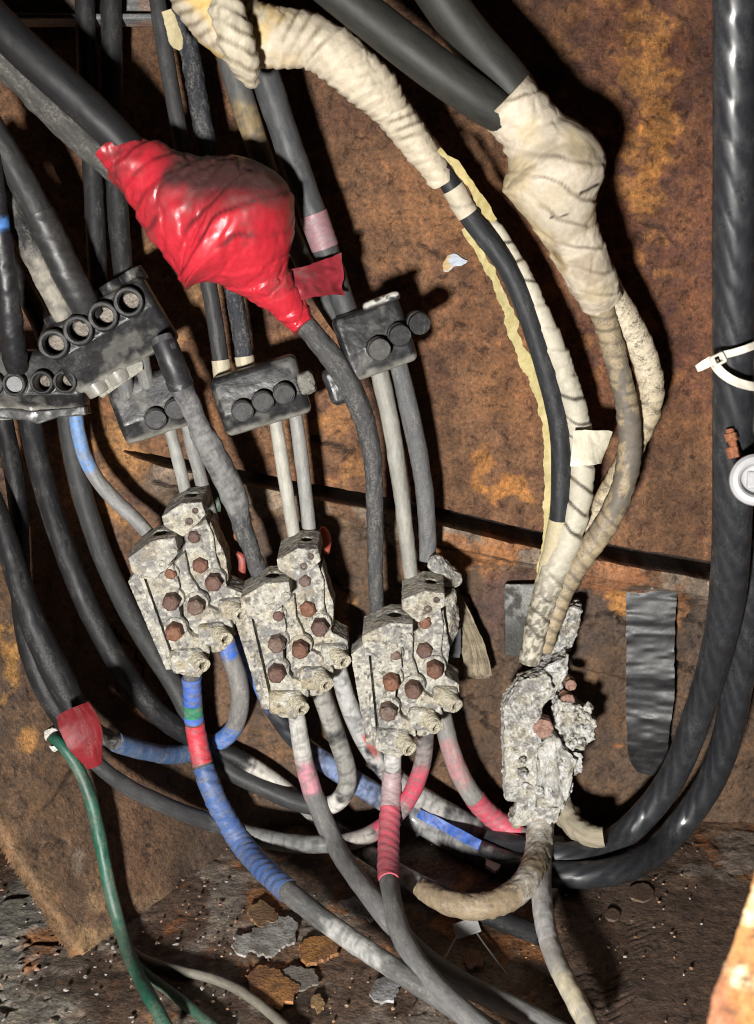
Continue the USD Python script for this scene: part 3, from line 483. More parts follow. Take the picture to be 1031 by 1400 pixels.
cable('power_cable', 'black cable coated in grey crust from the four hole connector to the second corroded connector', [(222, 462, 78, 18), (238, 503, 80, 19), (262, 560, 76, 17), (288, 615, 73, 20), (314, 665, 70, 21), (334, 725, 66, 15), (348, 765, 64, 13), (362, 815, 62, 12)], (0.045, 0.046, 0.05), 'dusty_rubber', amp=0.0016, sc=140,
      paint=[(275, 590, 60, (0.16, 0.16, 0.16), 0.7), (312, 665, 40, (0.18, 0.18, 0.175), 0.6)], bands=[('tape_wrap', (226, 470), (248, 528), (0.014, 0.014, 0.016), 'black_film', 30)], thin=0.88)
cable('power_cable', 'short grey stub between the four hole connector and the small two plug connector, left one', [(162, 490, 62, 14), (170, 520, 58, 14), (174, 545, 52, 14)], (0.12, 0.12, 0.12), 'grey_sheath')
cable('power_cable', 'short grey stub between the four hole connector and the small two plug connector, right one', [(190, 470, 60, 13), (197, 505, 56, 13), (202, 535, 50, 13)], (0.13, 0.13, 0.125), 'grey_sheath')
cable('power_cable', 'thin grey cable under the small two plug connector, left of the pair', [(228, 570, 50, 10.5), (248, 648, 50, 10.5), (267, 728, 50, 10.5)], (0.22, 0.22, 0.205), 'grey_sheath')
cable('power_cable', 'thin grey cable under the small two plug connector, right of the pair', [(250, 560, 46, 11), (272, 645, 46, 11.5), (290, 712, 46, 11)], (0.17, 0.17, 0.165), 'grey_sheath', amp=0.0007)
cable('power_cable', 'thin pale cable under the three dusty plug connector, left of the pair', [(374, 555, 50, 11.5), (391, 665, 50, 11.5), (406, 755, 50, 11)], (0.32, 0.31, 0.27), 'grey_sheath')
cable('power_cable', 'thin grey cable under the three dusty plug connector, right of the pair', [(401, 545, 46, 12), (415, 650, 46, 12), (425, 745, 46, 12)], (0.20, 0.20, 0.19), 'grey_sheath')
cable('power_cable', 'pale grey cable entering the top of the third corroded connector, between two dark ones', [(517, 500, 50, 14), (540, 615, 50, 13), (553, 710, 50, 11.5), (564, 800, 50, 11)], (0.22, 0.215, 0.19), 'grey_sheath', amp=0.0006, thin=0.92)
cable('power_cable', 'dark grey cable entering the top of the third corroded connector, rightmost one', [(543, 490, 44, 13.5), (566, 590, 42, 14.5), (581, 680, 40, 13.5), (584, 765, 38, 13)], (0.10, 0.102, 0.105), 'dusty_rubber', amp=0.0007, thin=0.92)

# ------------------------------------------------------------------ cables under the corroded connectors
cable('power_cable', 'blue taped cable swinging from the red tape flag up into the first corroded connector', [(108, 978, 28, 13), (150, 1011, 26, 14), (200, 1027, 18, 14.5), (255, 1030, 12, 14.5), (300, 1014, 18, 15.5), (325, 980, 34, 16), (327, 935, 44, 16), (314, 892, 50, 16), (306, 860, 50, 15)], (0.16, 0.155, 0.15), 'grey_sheath',
      paint=[(120, 985, 60, (0.02, 0.02, 0.02), 1.0), (312, 888, 10, BLUE, 0.8), (305, 1008, 40, (0.06, 0.16, 0.46), 0.85)], bands=[('blue_tape', (158, 1014), (268, 1028), (0.04, 0.085, 0.18), 'colour_tape', 60)])
cable('power_cable', 'long dark cable from under the red tape flag, turning up with a pink tint', [(118, 1030, 26, 14), (175, 1076, 28, 16), (240, 1107, 28, 17), (305, 1130, 30, 17), (380, 1150, 32, 18), (450, 1154, 36, 17), (510, 1139, 42, 17), (553, 1100, 46, 17), (576, 1050, 48, 17), (582, 995, 50, 16), (579, 955, 50, 15)], (0.045, 0.045, 0.046), 'rubber',
      paint=[(410, 1152, 110, (0.15, 0.15, 0.145), 0.8), (492, 1146, 22, (0.36, 0.33, 0.30), 0.9), (565, 1085, 110, (0.22, 0.19, 0.18), 0.9), (528, 1128, 22, (0.42, 0.05, 0.09), 0.8), (567, 1075, 36, (0.46, 0.06, 0.10), 0.85)], thin=0.7)
cable('power_cable', 'cable with blue, green and red tape bands under the leftmost corroded connector', [(262, 905, 50, 14.5), (263, 955, 47, 15), (271, 1018, 44, 16), (290, 1082, 42, 17), (326, 1147, 38, 18), (375, 1202, 34, 18.5), (440, 1256, 30, 18.5), (510, 1305, 26, 18.5), (590, 1357, 24, 18.5), (660, 1402, 20, 18.5), (740, 1450, 18, 18)], (0.085, 0.085, 0.084), 'dusty_rubber',
      paint=[(490, 1292, 50, (0.34, 0.34, 0.33), 0.8)],
      bands=[('blue_tape', (262, 927), (264, 960), (0.05, 0.13, 0.46), 'colour_tape', 14), ('green_tape', (264, 962), (266, 977), (0.03, 0.22, 0.11), 'colour_tape', 16), ('blue_tape', (266, 978), (267, 986), (0.05, 0.13, 0.46), 'colour_tape', 14), ('red_tape', (267, 987), (277, 1046), (0.50, 0.03, 0.05), 'colour_tape', 14), ('blue_tape', (278, 1048), (392, 1218), (0.05, 0.105, 0.27), 'colour_tape', 16)])
cable('power_cable', 'weathered cable with a faint pink band from the second corroded connector to the bottom', [(402, 958, 50, 14), (412, 1020, 48, 15.5), (426, 1078, 46, 17), (452, 1142, 44, 17), (492, 1206, 40, 17.5), (540, 1268, 30, 18.5), (590, 1318, 16, 19), (680, 1368, 12, 19), (790, 1430, 12, 19)], (0.12, 0.12, 0.12), 'dusty_rubber',
      paint=[(408, 1000, 46, (0.44, 0.43, 0.40), 0.9), (424, 1060, 26, (0.46, 0.20, 0.24), 0.75)])
cable('power_cable', 'pale cable with a red scrap by the second corroded connector, becoming inner black bend', [(460, 900, 46, 12.5), (474, 955, 44, 13.5), (497, 1008, 40, 14.5), (535, 1060, 34, 15.5), (590, 1100, 30, 17), (650, 1135, 28, 18), (715, 1162, 28, 19), (785, 1170, 30, 20), (850, 1143, 38, 20), (905, 1085, 50, 20), (946, 1000, 66, 20.5), (972, 920, 84, 22), (987, 860, 98, 24), (997, 790, 114, 27), (1002, 650, 136, 28.5), (1003, 400, 158, 29.5), (1004, 100, 175, 30), (1004, -60, 178, 30)], (0.020, 0.021, 0.024), 'ribbed_rubber', amp=0.0002,
      paint=[(470, 950, 110, (0.36, 0.36, 0.35), 1.0), (560, 1082, 60, (0.34, 0.33, 0.31), 0.95), (632, 1126, 34, (0.22, 0.22, 0.215), 0.8), (500, 1014, 18, (0.50, 0.12, 0.10), 0.9, (-0.9, 0.9))], thin=0.95)
cable('power_cable', 'cable with pale blue smears behind the second corroded connector, becoming the outer black bend', [(330, 868, 24, 12.5), (362, 945, 24, 13.5), (400, 1005, 24, 14), (445, 1043, 22, 15), (500, 1078, 20, 16), (560, 1115, 18, 17), (620, 1148, 18, 18), (690, 1180, 18, 19), (770, 1196, 20, 19.5), (855, 1187, 24, 19.5), (920, 1140, 34, 19.5), (962, 1085, 44, 20), (996, 1000, 58, 21), (1013, 900, 72, 23), (1026, 780, 88, 26), (1036, 620, 100, 27), (1042, 400, 112, 28), (1044, 100, 122, 28), (1044, -60, 125, 28)], (0.018, 0.019, 0.022), 'ribbed_rubber', amp=0.0002,
      paint=[(348, 905, 60, (0.10, 0.20, 0.50), 0.95), (470, 1062, 60, (0.17, 0.22, 0.36), 0.9), (545, 1105, 26, (0.16, 0.24, 0.46), 0.8), (590, 1132, 90, (0.24, 0.24, 0.235), 0.8)], thin=0.95)
ribbon('blue_tape_strip', [(572, 1112, 44, 6), (600, 1126, 44, 7), (630, 1142, 44, 7), (656, 1156, 43, 7)], 'colour_tape', (0.04, 0.12, 0.45), None, ragged=0.1, seed=23, label='blue tape strip lying along the pale cable behind the pink taped cable', cat='tape')
cable('power_cable', 'pink and red taped cable dropping straight from the third corroded connector to the bottom', [(538, 1010, 50, 14.5), (534, 1095, 48, 16), (531, 1175, 46, 17.5), (537, 1240, 42, 18), (563, 1306, 34, 19), (620, 1372, 28, 20), (700, 1440, 24, 20)], (0.13, 0.13, 0.13), 'dusty_rubber',
      paint=[(539, 1030, 26, (0.52, 0.51, 0.50), 0.9)], bands=[('faded_pink_tape', (537, 1052), (534, 1105), (0.36, 0.26, 0.27), 'colour_tape', 20), ('pink_tape', (534, 1106), (532, 1208), (0.50, 0.085, 0.12), 'colour_tape', 15)])
cable('power_cable', 'grey cable with pink taped end, out of the right of the third corroded connector', [(600, 945, 46, 15), (611, 1005, 45, 16), (635, 1070, 43, 17), (672, 1116, 40, 17), (715, 1143, 32, 16), (770, 1155, 24, 15)], (0.19, 0.185, 0.175), 'grey_sheath',
      paint=[(625, 1040, 40, (0.36, 0.16, 0.17), 0.6)], bands=[('pink_tape', (648, 1090), (712, 1142), (0.50, 0.07, 0.11), 'colour_tape', 13)])
cable('cut_cable', 'short tan cable with a cut end curling left under the right corroded connector', [(740, 1085, 52, 18), (737, 1150, 50, 19), (727, 1192, 48, 19), (698, 1226, 45, 19), (650, 1240, 42, 18), (606, 1232, 40, 16), (574, 1214, 40, 13)], (0.25, 0.19, 0.12), 'scraped_tape', amp=0.0016, sc=330, paint=[(737, 1130, 70, (0.42, 0.40, 0.36), 0.8), (715, 1212, 26, (0.50, 0.48, 0.43), 0.6)], thin=0.95)
cable('power_cable', 'pale grey cable with a yellowed lower end, under the rightmost crumbled connector', [(746, 1100, 40, 15), (740, 1185, 38, 15.5), (742, 1240, 36, 15.5), (755, 1300, 32, 15.5), (778, 1350, 30, 16), (812, 1420, 26, 16)], (0.27, 0.26, 0.245), 'grey_sheath', amp=0.0005, paint=[(746, 1255, 60, (0.46, 0.46, 0.46), 0.7), (790, 1375, 50, (0.50, 0.45, 0.32), 0.85)], thin=0.92)
cable('cut_cable', 'stubby cut cable with a crumbled tip pointing right under the right corroded connector', [(762, 1085, 36, 15), (777, 1120, 50, 16.5), (800, 1140, 56, 16), (826, 1144, 60, 14)], (0.27, 0.235, 0.17), 'dusty_rubber', amp=0.0018, sc=220, thin=0.95)

# ------------------------------------------------------------------ small wires
cable('ground_wire', 'thick green wire coming out of a white collared hole in the leaning plate', [(72, 1010, 4, 7), (80, 1014, 14, 8), (105, 1048, 20, 9), (127, 1105, 18, 9.5), (143, 1180, 16, 9.5), (163, 1265, 14, 9.5), (190, 1335, 14, 10), (235, 1420, 14, 10)], (0.010, 0.072, 0.045), 'green_sheath', cat='wire', seg=20, amp=0.0007, sc=70, paint=[(165, 1270, 60, (0.05, 0.09, 0.065), 0.6), (115, 1075, 20, (0.02, 0.05, 0.035), 0.7)], thin=0.95)
cable('ground_wire', 'dirty green wire lying on the floor right of the hanging green wire', [(188, 1322, 5, 8), (215, 1343, 5, 8.5), (250, 1370, 5, 9), (310, 1420, 5, 9)], (0.03, 0.075, 0.05), 'green_sheath', cat='wire', seg=20)
cable('ground_wire', 'dusty grey wire lying on the floor, uppermost of the loose wires at bottom left', [(182, 1300, 5, 7), (225, 1322, 6, 8), (290, 1338, 6, 8), (345, 1366, 6, 8.5), (410, 1425, 6, 9)], (0.14, 0.13, 0.105), 'green_sheath', cat='wire', seg=20)
# ------------------------------------------------------------------ connectors
def frame_at(px, py, h, rot=0.0, yaw=0.0, pitch=0.0):
    """Local pixels (x right, y up, z towards the viewer) to the world, for a thing that stands at this point."""
    o = P(px, py, h); k = S * (o @ FWD)
    R = trimesh.transformations.euler_matrix(math.radians(pitch), math.radians(yaw), math.radians(rot), 'sxyz')[:3, :3]
    B = np.stack([RIGHT, UP, -FWD], 1) * k
    return lambda v: o + (np.asarray(v, float) @ R.T) @ B.T, o
def hullball(pts, r, n=14):
    return m3.Manifold.batch_hull([m3.Manifold.sphere(r, n).translate(tuple(map(float, p))) for p in pts])
def rbox(x0, x1, y0, y1, z0, z1, r):
    return hullball([(a, b, c) for a in (x0 + r, x1 - r) for b in (y0 + r, y1 - r) for c in (z0 + r, z1 - r)], r)
def cyl(p, d, L, r0, r1=None, n=28):
    d = np.asarray(d, float) / np.linalg.norm(d)
    m = m3.Manifold.cylinder(L, r0, r0 if r1 is None else r1, n)
    T = trimesh.geometry.align_vectors([0, 0, 1], d)
    T[:3, 3] = p
    return m.transform(T[:3, :4].tolist())
def prism(poly, z0, z1):
    a = np.asarray(poly, float)
    if ((a[:, 0] * np.roll(a[:, 1], -1) - np.roll(a[:, 0], -1) * a[:, 1]).sum()) < 0: a = a[::-1]
    return m3.CrossSection([a.tolist()]).extrude(z1 - z0).translate((0, 0, z0))
def crusty(m, length=2.6, amp=1.3, fine=0.7, seed=0, smooth=6, sc=0.07):
    m = m.refine_to_length(length).to_mesh()
    t = trimesh.Trimesh(np.array(m.vert_properties[:, :3]), np.array(m.tri_verts), process=True)
    if smooth: trimesh.smoothing.filter_taubin(t, iterations=smooth)
    v = np.array(t.vertices); n = np.array(t.vertex_normals)
    d = (fbm(v + seed * 31, sc, 4, seed) - 0.5) * 2 * amp + (fbm(v + seed * 17, 0.3, 3, seed + 1) - 0.5) * 2 * fine
    t.vertices = v + n * d[:, None]
    return np.array(t.vertices), np.array(t.faces), d

def black_connector(name, label, px, py, h, rot, xr, yr, ports, plugs, r=15, pitch=16, yaw=0, zf=22, collars_up=(), collars_down=(), seed=0, plug_col=(0.03, 0.03, 0.03), plug_len=10, bore=0.66, skirt=True, cat='cable connector'):
    W, o = frame_at(px, py, h, rot, yaw, pitch)
    root = thing(name, label, cat)
    x0, x1 = xr; y0, y1 = yr
    body = hullball([(a, b, c) for a in (x0 + 12, x1 - 12) for b, c in ((y0 + 10, -14), (y0 + 12, 4), (y1 - 9, -16), (y1 - 10, zf - 14), (-r * 0.8, zf - 9))], 9, 18)
    for x, y in ports: body += cyl((x, y, -12), (0, -0.05, 1), zf + 22, r, r * 0.94)
    for x in collars_up: body += cyl((x, y1 - 8, -2), (0, 1, 0), 20, r * 0.95, r * 0.9)
    for x in collars_down: body += cyl((x, y0 + 8, -2), (0, -1, 0), 18, r * 0.95, r * 0.88)
    for x, y in ports: body -= cyl((x, y, zf - 22), (0, -0.05, 1), 60, r * bore, r * bore)
    v, f, d = crusty(body, 3.0, 0.9, 0.12, seed, 5, 0.035)
    c = np.tile((0.012, 0.012, 0.013), (len(v), 1))
    c = mixc(c, (0.15, 0.145, 0.13), sstep(0.54, 0.68, fbm(v + seed, 0.05, 5, seed)) * 0.4)
    c = mixc(c, (0.26, 0.25, 0.22), sstep(y0 + 14, y0 + 3, v[:, 1] + (fbm(v, 0.07, 3, 2) - 0.5) * 16) * 0.7)
    obj('body', (W(v), f), 'black_plastic', root, tint=c, cuv=W(v))
    for i, (x, y) in enumerate(ports):
        ring = cyl((x, y, zf + 7), (0, -0.05, 1), 4.5, r * 1.04, r * 0.98, 36) - cyl((x, y, zf), (0, -0.05, 1), 40, r * bore * 1.02, r * bore * 1.02, 36)
        v, f, d = crusty(ring, 3.0, 0.3, 0.1, seed + i, 2, 0.1)
        pr = obj('port_rim', (W(v), f), 'rubber', root, tint=(0.022, 0.022, 0.022), cuv=W(v))
        if (x, y) not in plugs:                                  # the bright set screw deep in an open port
            sc = cyl((x, y, zf - 22), (0, 0, 1), 4, r * bore * 0.92, None, 20) - cyl((x, y, zf - 17), (0, 0, 1), 10, r * 0.26, None, 6)
            v, f, d = crusty(sc, 3.5, 0.5, 0.2, seed + i, 0, 0.2)
            obj('set_screw', (W(v), f), 'bare_metal', pr, tint=(0.065, 0.055, 0.042), cuv=W(v))
    for i, (x, y) in enumerate(plugs):
        pl = cyl((x, y, zf - 8), (0.04, -0.10, 1), 8 + plug_len + 6, r * 1.02, r * 0.98, 36)
        v, f, d = crusty(pl, 2.5, 0.35, 0.15, seed + i + 40, 4, 0.12)
        pc = plug_col if np.ndim(plug_col) == 1 else plug_col[i]
        obj('plug', (W(v), f), 'rubber', root, tint=pc, cuv=W(v))
    return root, W

A, WA = black_connector('insulated_connector', 'large tilted black connector with four open round ports in a row', 130, 442, 62, 29.5, (-74, 92), (-76, 26), [(-57, 2), (-19, 2), (19, 2), (58, 2)], [], r=19.5, pitch=14, zf=30, collars_up=(-40, 8, 46, 76), collars_down=(-44, -10), seed=1, bore=0.70)
rim = prism([(-52, -74), (-38, -66), (-5, -68), (30, -74), (24, -86), (-10, -88), (-44, -92)], -12, 8)
v, f, d = crusty(rim, 3, 2.0, 0.8, 5, 4); obj('torn_flange', (WA(v), f), 'dusty_plastic', A, tint=(0.20, 0.195, 0.16), cuv=WA(v))
B, WB = black_connector('insulated_connector', 'flat black connector at the left edge, two grey plugs and two open ports', 42, 523, 60, 0.5, (-90, 78), (-40, 45), [(-75, 0), (-42, 0), (-12, 0), (25, 2), (56, 3)], [(-75, 0), (-42, 0), (-12, 0)], r=15.5, pitch=10, zf=24, collars_down=(-40, 0), seed=2, plug_col=(0.17, 0.17, 0.175), plug_len=-2, bore=0.74)
rim = prism([(-88, -36), (-40, -34), (10, -38), (76, -32), (77, -44), (40, -46), (10, -56), (-8, -50), (-60, -46), (-88, -48)], -14, 14)
v, f, d = crusty(rim, 3, 1.6, 0.4, 6, 4); obj('lower_flange', (WB(v), f), 'black_plastic', B, tint=(0.05, 0.05, 0.05), cuv=WB(v))
black_connector('insulated_connector', 'small black connector with two plugs, under the four port connector', 203, 556, 50, 18, (-48, 52), (-44, 44), [(8, -16), (38, -12)], [(8, -16), (38, -12)], r=14.5, pitch=12, zf=20, collars_up=(-26, 4), seed=3, plug_col=(0.018, 0.018, 0.019), plug_len=6)
C, WC = black_connector('insulated_connector', 'black connector with three dusty plugs below the red splice', 358, 538, 64, 17, (-66, 62), (-46, 40), [(-30, -12), (0, -8), (30, -6)], [(-30, -12), (0, -8), (30, -6)], r=14.5, pitch=12, zf=20, seed=4, plug_col=(0.028, 0.028, 0.028), plug_len=6)
v, f, d = crusty(rbox(50, 74, -18, 12, -8, 22, 7), 2.6, 3.5, 1.2, 8, 3, 0.11); obj('broken_plug', (WC(v), f), 'dusty_plastic', C, tint=(0.12, 0.115, 0.10), cuv=WC(v))
D, WD = black_connector('insulated_connector', 'upper right black connector with three long plugs and a whitened top lip', 517, 456, 62, 20, (-58, 44), (-54, 40), [(-8, -16), (24, -8), (54, -2)], [(-8, -16), (24, -8), (54, -2)], r=15, pitch=12, zf=18, seed=5, plug_col=[(0.06, 0.058, 0.054), (0.02, 0.02, 0.02), (0.012, 0.012, 0.013)], plug_len=14)
v, f, d = crusty(rbox(-8, 44, 34, 46, -14, 22, 5), 2.6, 1.6, 0.5, 9, 3, 0.09); obj('top_lip', (WD(v), f), 'black_plastic', D, tint=mixc(np.tile((0.03, 0.03, 0.03), (len(v), 1)), (0.42, 0.41, 0.37), sstep(0.48, 0.56, fbm(v, 0.09, 4, 3)) * sstep(36, 42, v[:, 1])), cuv=WD(v))
v, f, d = crusty(rbox(-92, -50, -74, -22, -26, 2, 9), 2.8, 2.0, 0.5, 10, 4, 0.06); obj('cable_boot', (WD(v), f), 'black_plastic', D, tint=(0.022, 0.023, 0.025), cuv=WD(v))

def crust_tint(v, seed, grey=0.5, yellow=0.3):
    c = np.tile((0.39, 0.375, 0.325), (len(v), 1)) * (0.75 + 0.5 * fbm(v + seed * 3, 0.12, 4, seed))[:, None]
    c = mixc(c, (0.19, 0.185, 0.18), sstep(0.46 - 0.06 * grey, 0.54, fbm(v + seed * 5, 0.045, 5, seed + 2)) * 0.85)
    c = mixc(c, (0.58, 0.56, 0.48), sstep(0.53, 0.60, fbm(v + seed * 6, 0.20, 5, seed + 6)) * 0.7)
    c = mixc(c, (0.32, 0.25, 0.13), sstep(0.50, 0.60, fbm(v + seed * 7, 0.05, 4, seed + 3)) * yellow)
    c = mixc(c, (0.07, 0.06, 0.05), sstep(0.63, 0.70, fbm(v + seed * 9, 0.22, 4, seed + 4)) * 0.85)
    return c
PT = 20.0; SP, CP = math.sin(math.radians(PT)), math.cos(math.radians(PT))
def lug_connector(label, px, py, h, rot, seed, crust=1.0, group=None, extra=None):
    W, o = frame_at(px, py, h, rot, 0, PT)
    root = thing('lug_connector', label, 'cable connector', group)
    def T(zx, zy, z): return ((zx - 170) / 5.5, (-(zy - 1258) / 5.5 + z * SP) / CP)
    pl = lambda pts, z0, z1: prism([T(a, b, z1) for a, b in pts], z0, z1)
    def put(part, m, mat='crust', tint=None, amp=0.75, fine=0.5, length=2.2, sm=2, k=0, sc=0.09, parent=None, **kw):
        v, f, d = crusty(m, length, amp * crust, fine * crust, seed + k, sm, sc)
        return obj(part, (W(v), f), mat, parent or root, tint=crust_tint(v, seed + k, **kw) if tint is None else np.tile(tint, (len(v), 1)) * (0.7 + 0.6 * fbm(v, 0.15, 3, seed + k))[:, None], cuv=W(v))
    flange = pl([(0, 580), (78, 500), (205, 545), (250, 900), (275, 1240), (215, 1262), (170, 1258)], 0, 30)
    groove = pl([(128, 600), (146, 606), (262, 1210), (240, 1215)], 25, 60)
    bar1 = pl([(95, 530), (205, 575), (345, 480), (372, 640), (340, 700), (345, 900), (400, 1010), (505, 1052), (520, 1140), (480, 1250), (420, 1330), (310, 1312), (215, 1245), (160, 900)], 2, 40)
    put('bar', flange + bar1 - groove, k=1)
    put('lug', rbox(*[*(T(230, 1040, 48)[0] + np.array([0, 44])), *(T(300, 1290, 48)[1] + np.array([0, 34])), 20, 50, 7]), k=11, yellow=0.6)
    bar2 = pl([(345, 470), (430, 400), (440, 560), (480, 650), (545, 812), (665, 880), (700, 960), (690, 1050), (610, 1150), (520, 1165), (510, 1050), (420, 1000), (360, 900), (372, 640)], -12, 30)
    put('bar', bar2, k=2, grey=0.9)
    put('lug', rbox(*[*(T(450, 900, 40)[0] + np.array([0, 36])), *(T(470, 1110, 40)[1] + np.array([0, 32])), 8, 41, 7]), k=12, yellow=0.6)
    bar3 = pl([(400, 290), (600, 180), (640, 300), (640, 480), (690, 682), (802, 742), (812, 850), (755, 960), (695, 955), (665, 870), (545, 805), (480, 640), (430, 560)], -24, 20)
    put('bar', bar3, k=3, grey=1.3)
    put('lug', rbox(*[*(T(610, 745, 30)[0] + np.array([0, 34])), *(T(620, 930, 30)[1] + np.array([0, 30])), -4, 31, 7]), k=13, yellow=0.5)
    put('side_wall', pl([(628, 200), (660, 330), (705, 480), (700, 628), (672, 645), (650, 480), (600, 260)], -26, 14), k=4, amp=1.6, yellow=0.4)
    def cap(pts, z0, z1, holes, k):
        m = pl(pts, z0, z1)
        for hx, zc, r in holes: m -= cyl((hx, 40, zc), (0, 1, 0), 300, r)
        put('cap_block', m, k=k, amp=0.7, fine=0.4, sm=3)
    a = lambda zx: (zx - 170) / 5.5
    cap([(70, 410), (250, 300), (412, 292), (422, 398), (352, 462), (228, 572), (82, 512)], 4, 62, [(a(285), 34, 9)], 5)
    cap([(322, 140), (470, 62), (612, 64), (626, 150), (596, 178), (490, 262), (450, 292), (402, 262), (330, 205)], -22, 44, [(a(520), 10, 7)], 6)
    rust = lambda i: [(0.12, 0.055, 0.036), (0.085, 0.05, 0.042), (0.16, 0.07, 0.04), (0.12, 0.085, 0.07), (0.10, 0.055, 0.045)][i % 5]
    for i, (bx, by, z, r, L) in enumerate([(305, 760, 36, 12, 20), (300, 980, 42, 12, 20), (468, 808, 32, 12, 20), (608, 650, 22, 12, 19), (522, 515, 14, 11.5, 15), (505, 305, 16, 9, 10), (318, 550, 34, 8.5, 9)]):
        x, y = T(bx, by, z + L)
        m = cyl((0, 0, z - 8), (0, 0, 1), L + 5, r, r * 0.96, 6).rotate((0, 0, (i * 37 + seed * 11) % 60)).translate((x, y, 0)) + cyl((x, y, z + L - 3), (0, 0, 1), 3, r * 0.86, r * 0.66, 18)
        bl = put('bolt', m, 'rusty_steel', rust(i + seed), amp=1.1, fine=0.7, length=1.9, sm=4, k=20 + i, sc=0.16)
        put('washer', cyl((x, y, z - 8), (0, 0, 1), 8 + 1.5, r * 1.35, r * 1.25, 26), k=30 + i, amp=0.8, grey=1.4, length=3, parent=bl)
    for i, (bx, by, z, r) in enumerate([(295, 470, 62, 6.2), (388, 390, 62, 6.2), (508, 190, 44, 5.5), (560, 120, 44, 4.5)]):
        x, y = T(bx, by, z + 2)
        m = cyl((x, y, z - 4), (0, 0, 1), 6.5, r, r * 0.9, 24) - cyl((x, y, z), (0, 0, 1), 12, r * 0.5, None, 6)
        put('set_screw', m, 'crust', (0.36, 0.345, 0.30) if i < 2 else (0.12, 0.09, 0.075), amp=0.25, fine=0.15, sm=1, length=2, k=50 + i)
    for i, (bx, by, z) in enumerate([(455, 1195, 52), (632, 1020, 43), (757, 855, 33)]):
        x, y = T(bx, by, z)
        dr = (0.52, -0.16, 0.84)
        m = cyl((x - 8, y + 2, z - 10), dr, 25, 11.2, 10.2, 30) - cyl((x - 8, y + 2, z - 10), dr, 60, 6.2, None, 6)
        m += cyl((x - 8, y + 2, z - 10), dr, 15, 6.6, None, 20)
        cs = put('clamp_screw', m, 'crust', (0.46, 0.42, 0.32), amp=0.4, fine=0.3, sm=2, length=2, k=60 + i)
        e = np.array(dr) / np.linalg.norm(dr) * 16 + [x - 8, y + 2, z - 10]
        put('painted_hole_shade', cyl(tuple(e), dr, 2, 6.6, None, 6), 'crust', (0.10, 0.085, 0.06), amp=0.3, fine=0.3, sm=0, length=2, k=70 + i, parent=cs)  # dark disc standing in for shade at the bottom of the shallow screw hole
    if extra: extra(put, pl, T, W, root)
    return root
def orange_wire(x, y, h, col, label):
    return cable('cut_wire_end', label, [(x - 6, y - 12, h, 4), (x + 1, y - 4, h, 7), (x + 3, y + 8, h, 7), (x + 3, y + 20, h - 6, 5)], col, 'colour_tape', cat='wire end', amp=0.0012, seg=20)
lug_connector('leftmost corroded lug connector, whitish grey with rusty bolts, above blue taped cables', 233, 911, 54, 4.5, 11, 1.0)
lug_connector('second corroded lug connector from the left, sharpest shape with rust red bolts', 361.6, 963.5, 54, 0, 23, 0.9)
lug_connector('third corroded lug connector from the left, above the pink taped cables', 501.4, 1011, 54, -5, 37, 1.25,
              extra=lambda put, pl, T, W, root: (put('crust_lump', hullball([(*T(560, 190, 0), -14), (*T(660, 150, 0), -20), (*T(700, 380, 0), -24), (*T(640, 480, 0), -6)], 13), k=80, amp=3.2, fine=1.4, grey=1.4),
                                                 put('crust_lump', hullball([(*T(630, 30, 0), -24), (*T(560, -70, 0), -30), (*T(690, 40, 0), -30)], 12), k=81, amp=3.5, fine=1.4, grey=1.6)))
orange_wire(322, 715, 34, (0.45, 0.17, 0.05), 'orange scrap of sheath behind the leftmost corroded connector')
orange_wire(329, 768, 30, (0.30, 0.055, 0.04), 'dull red stub in the shade right of the leftmost corroded connector')
orange_wire(444, 735, 40, (0.50, 0.08, 0.045), 'bright red scrap of sheath behind the top of the second corroded connector')

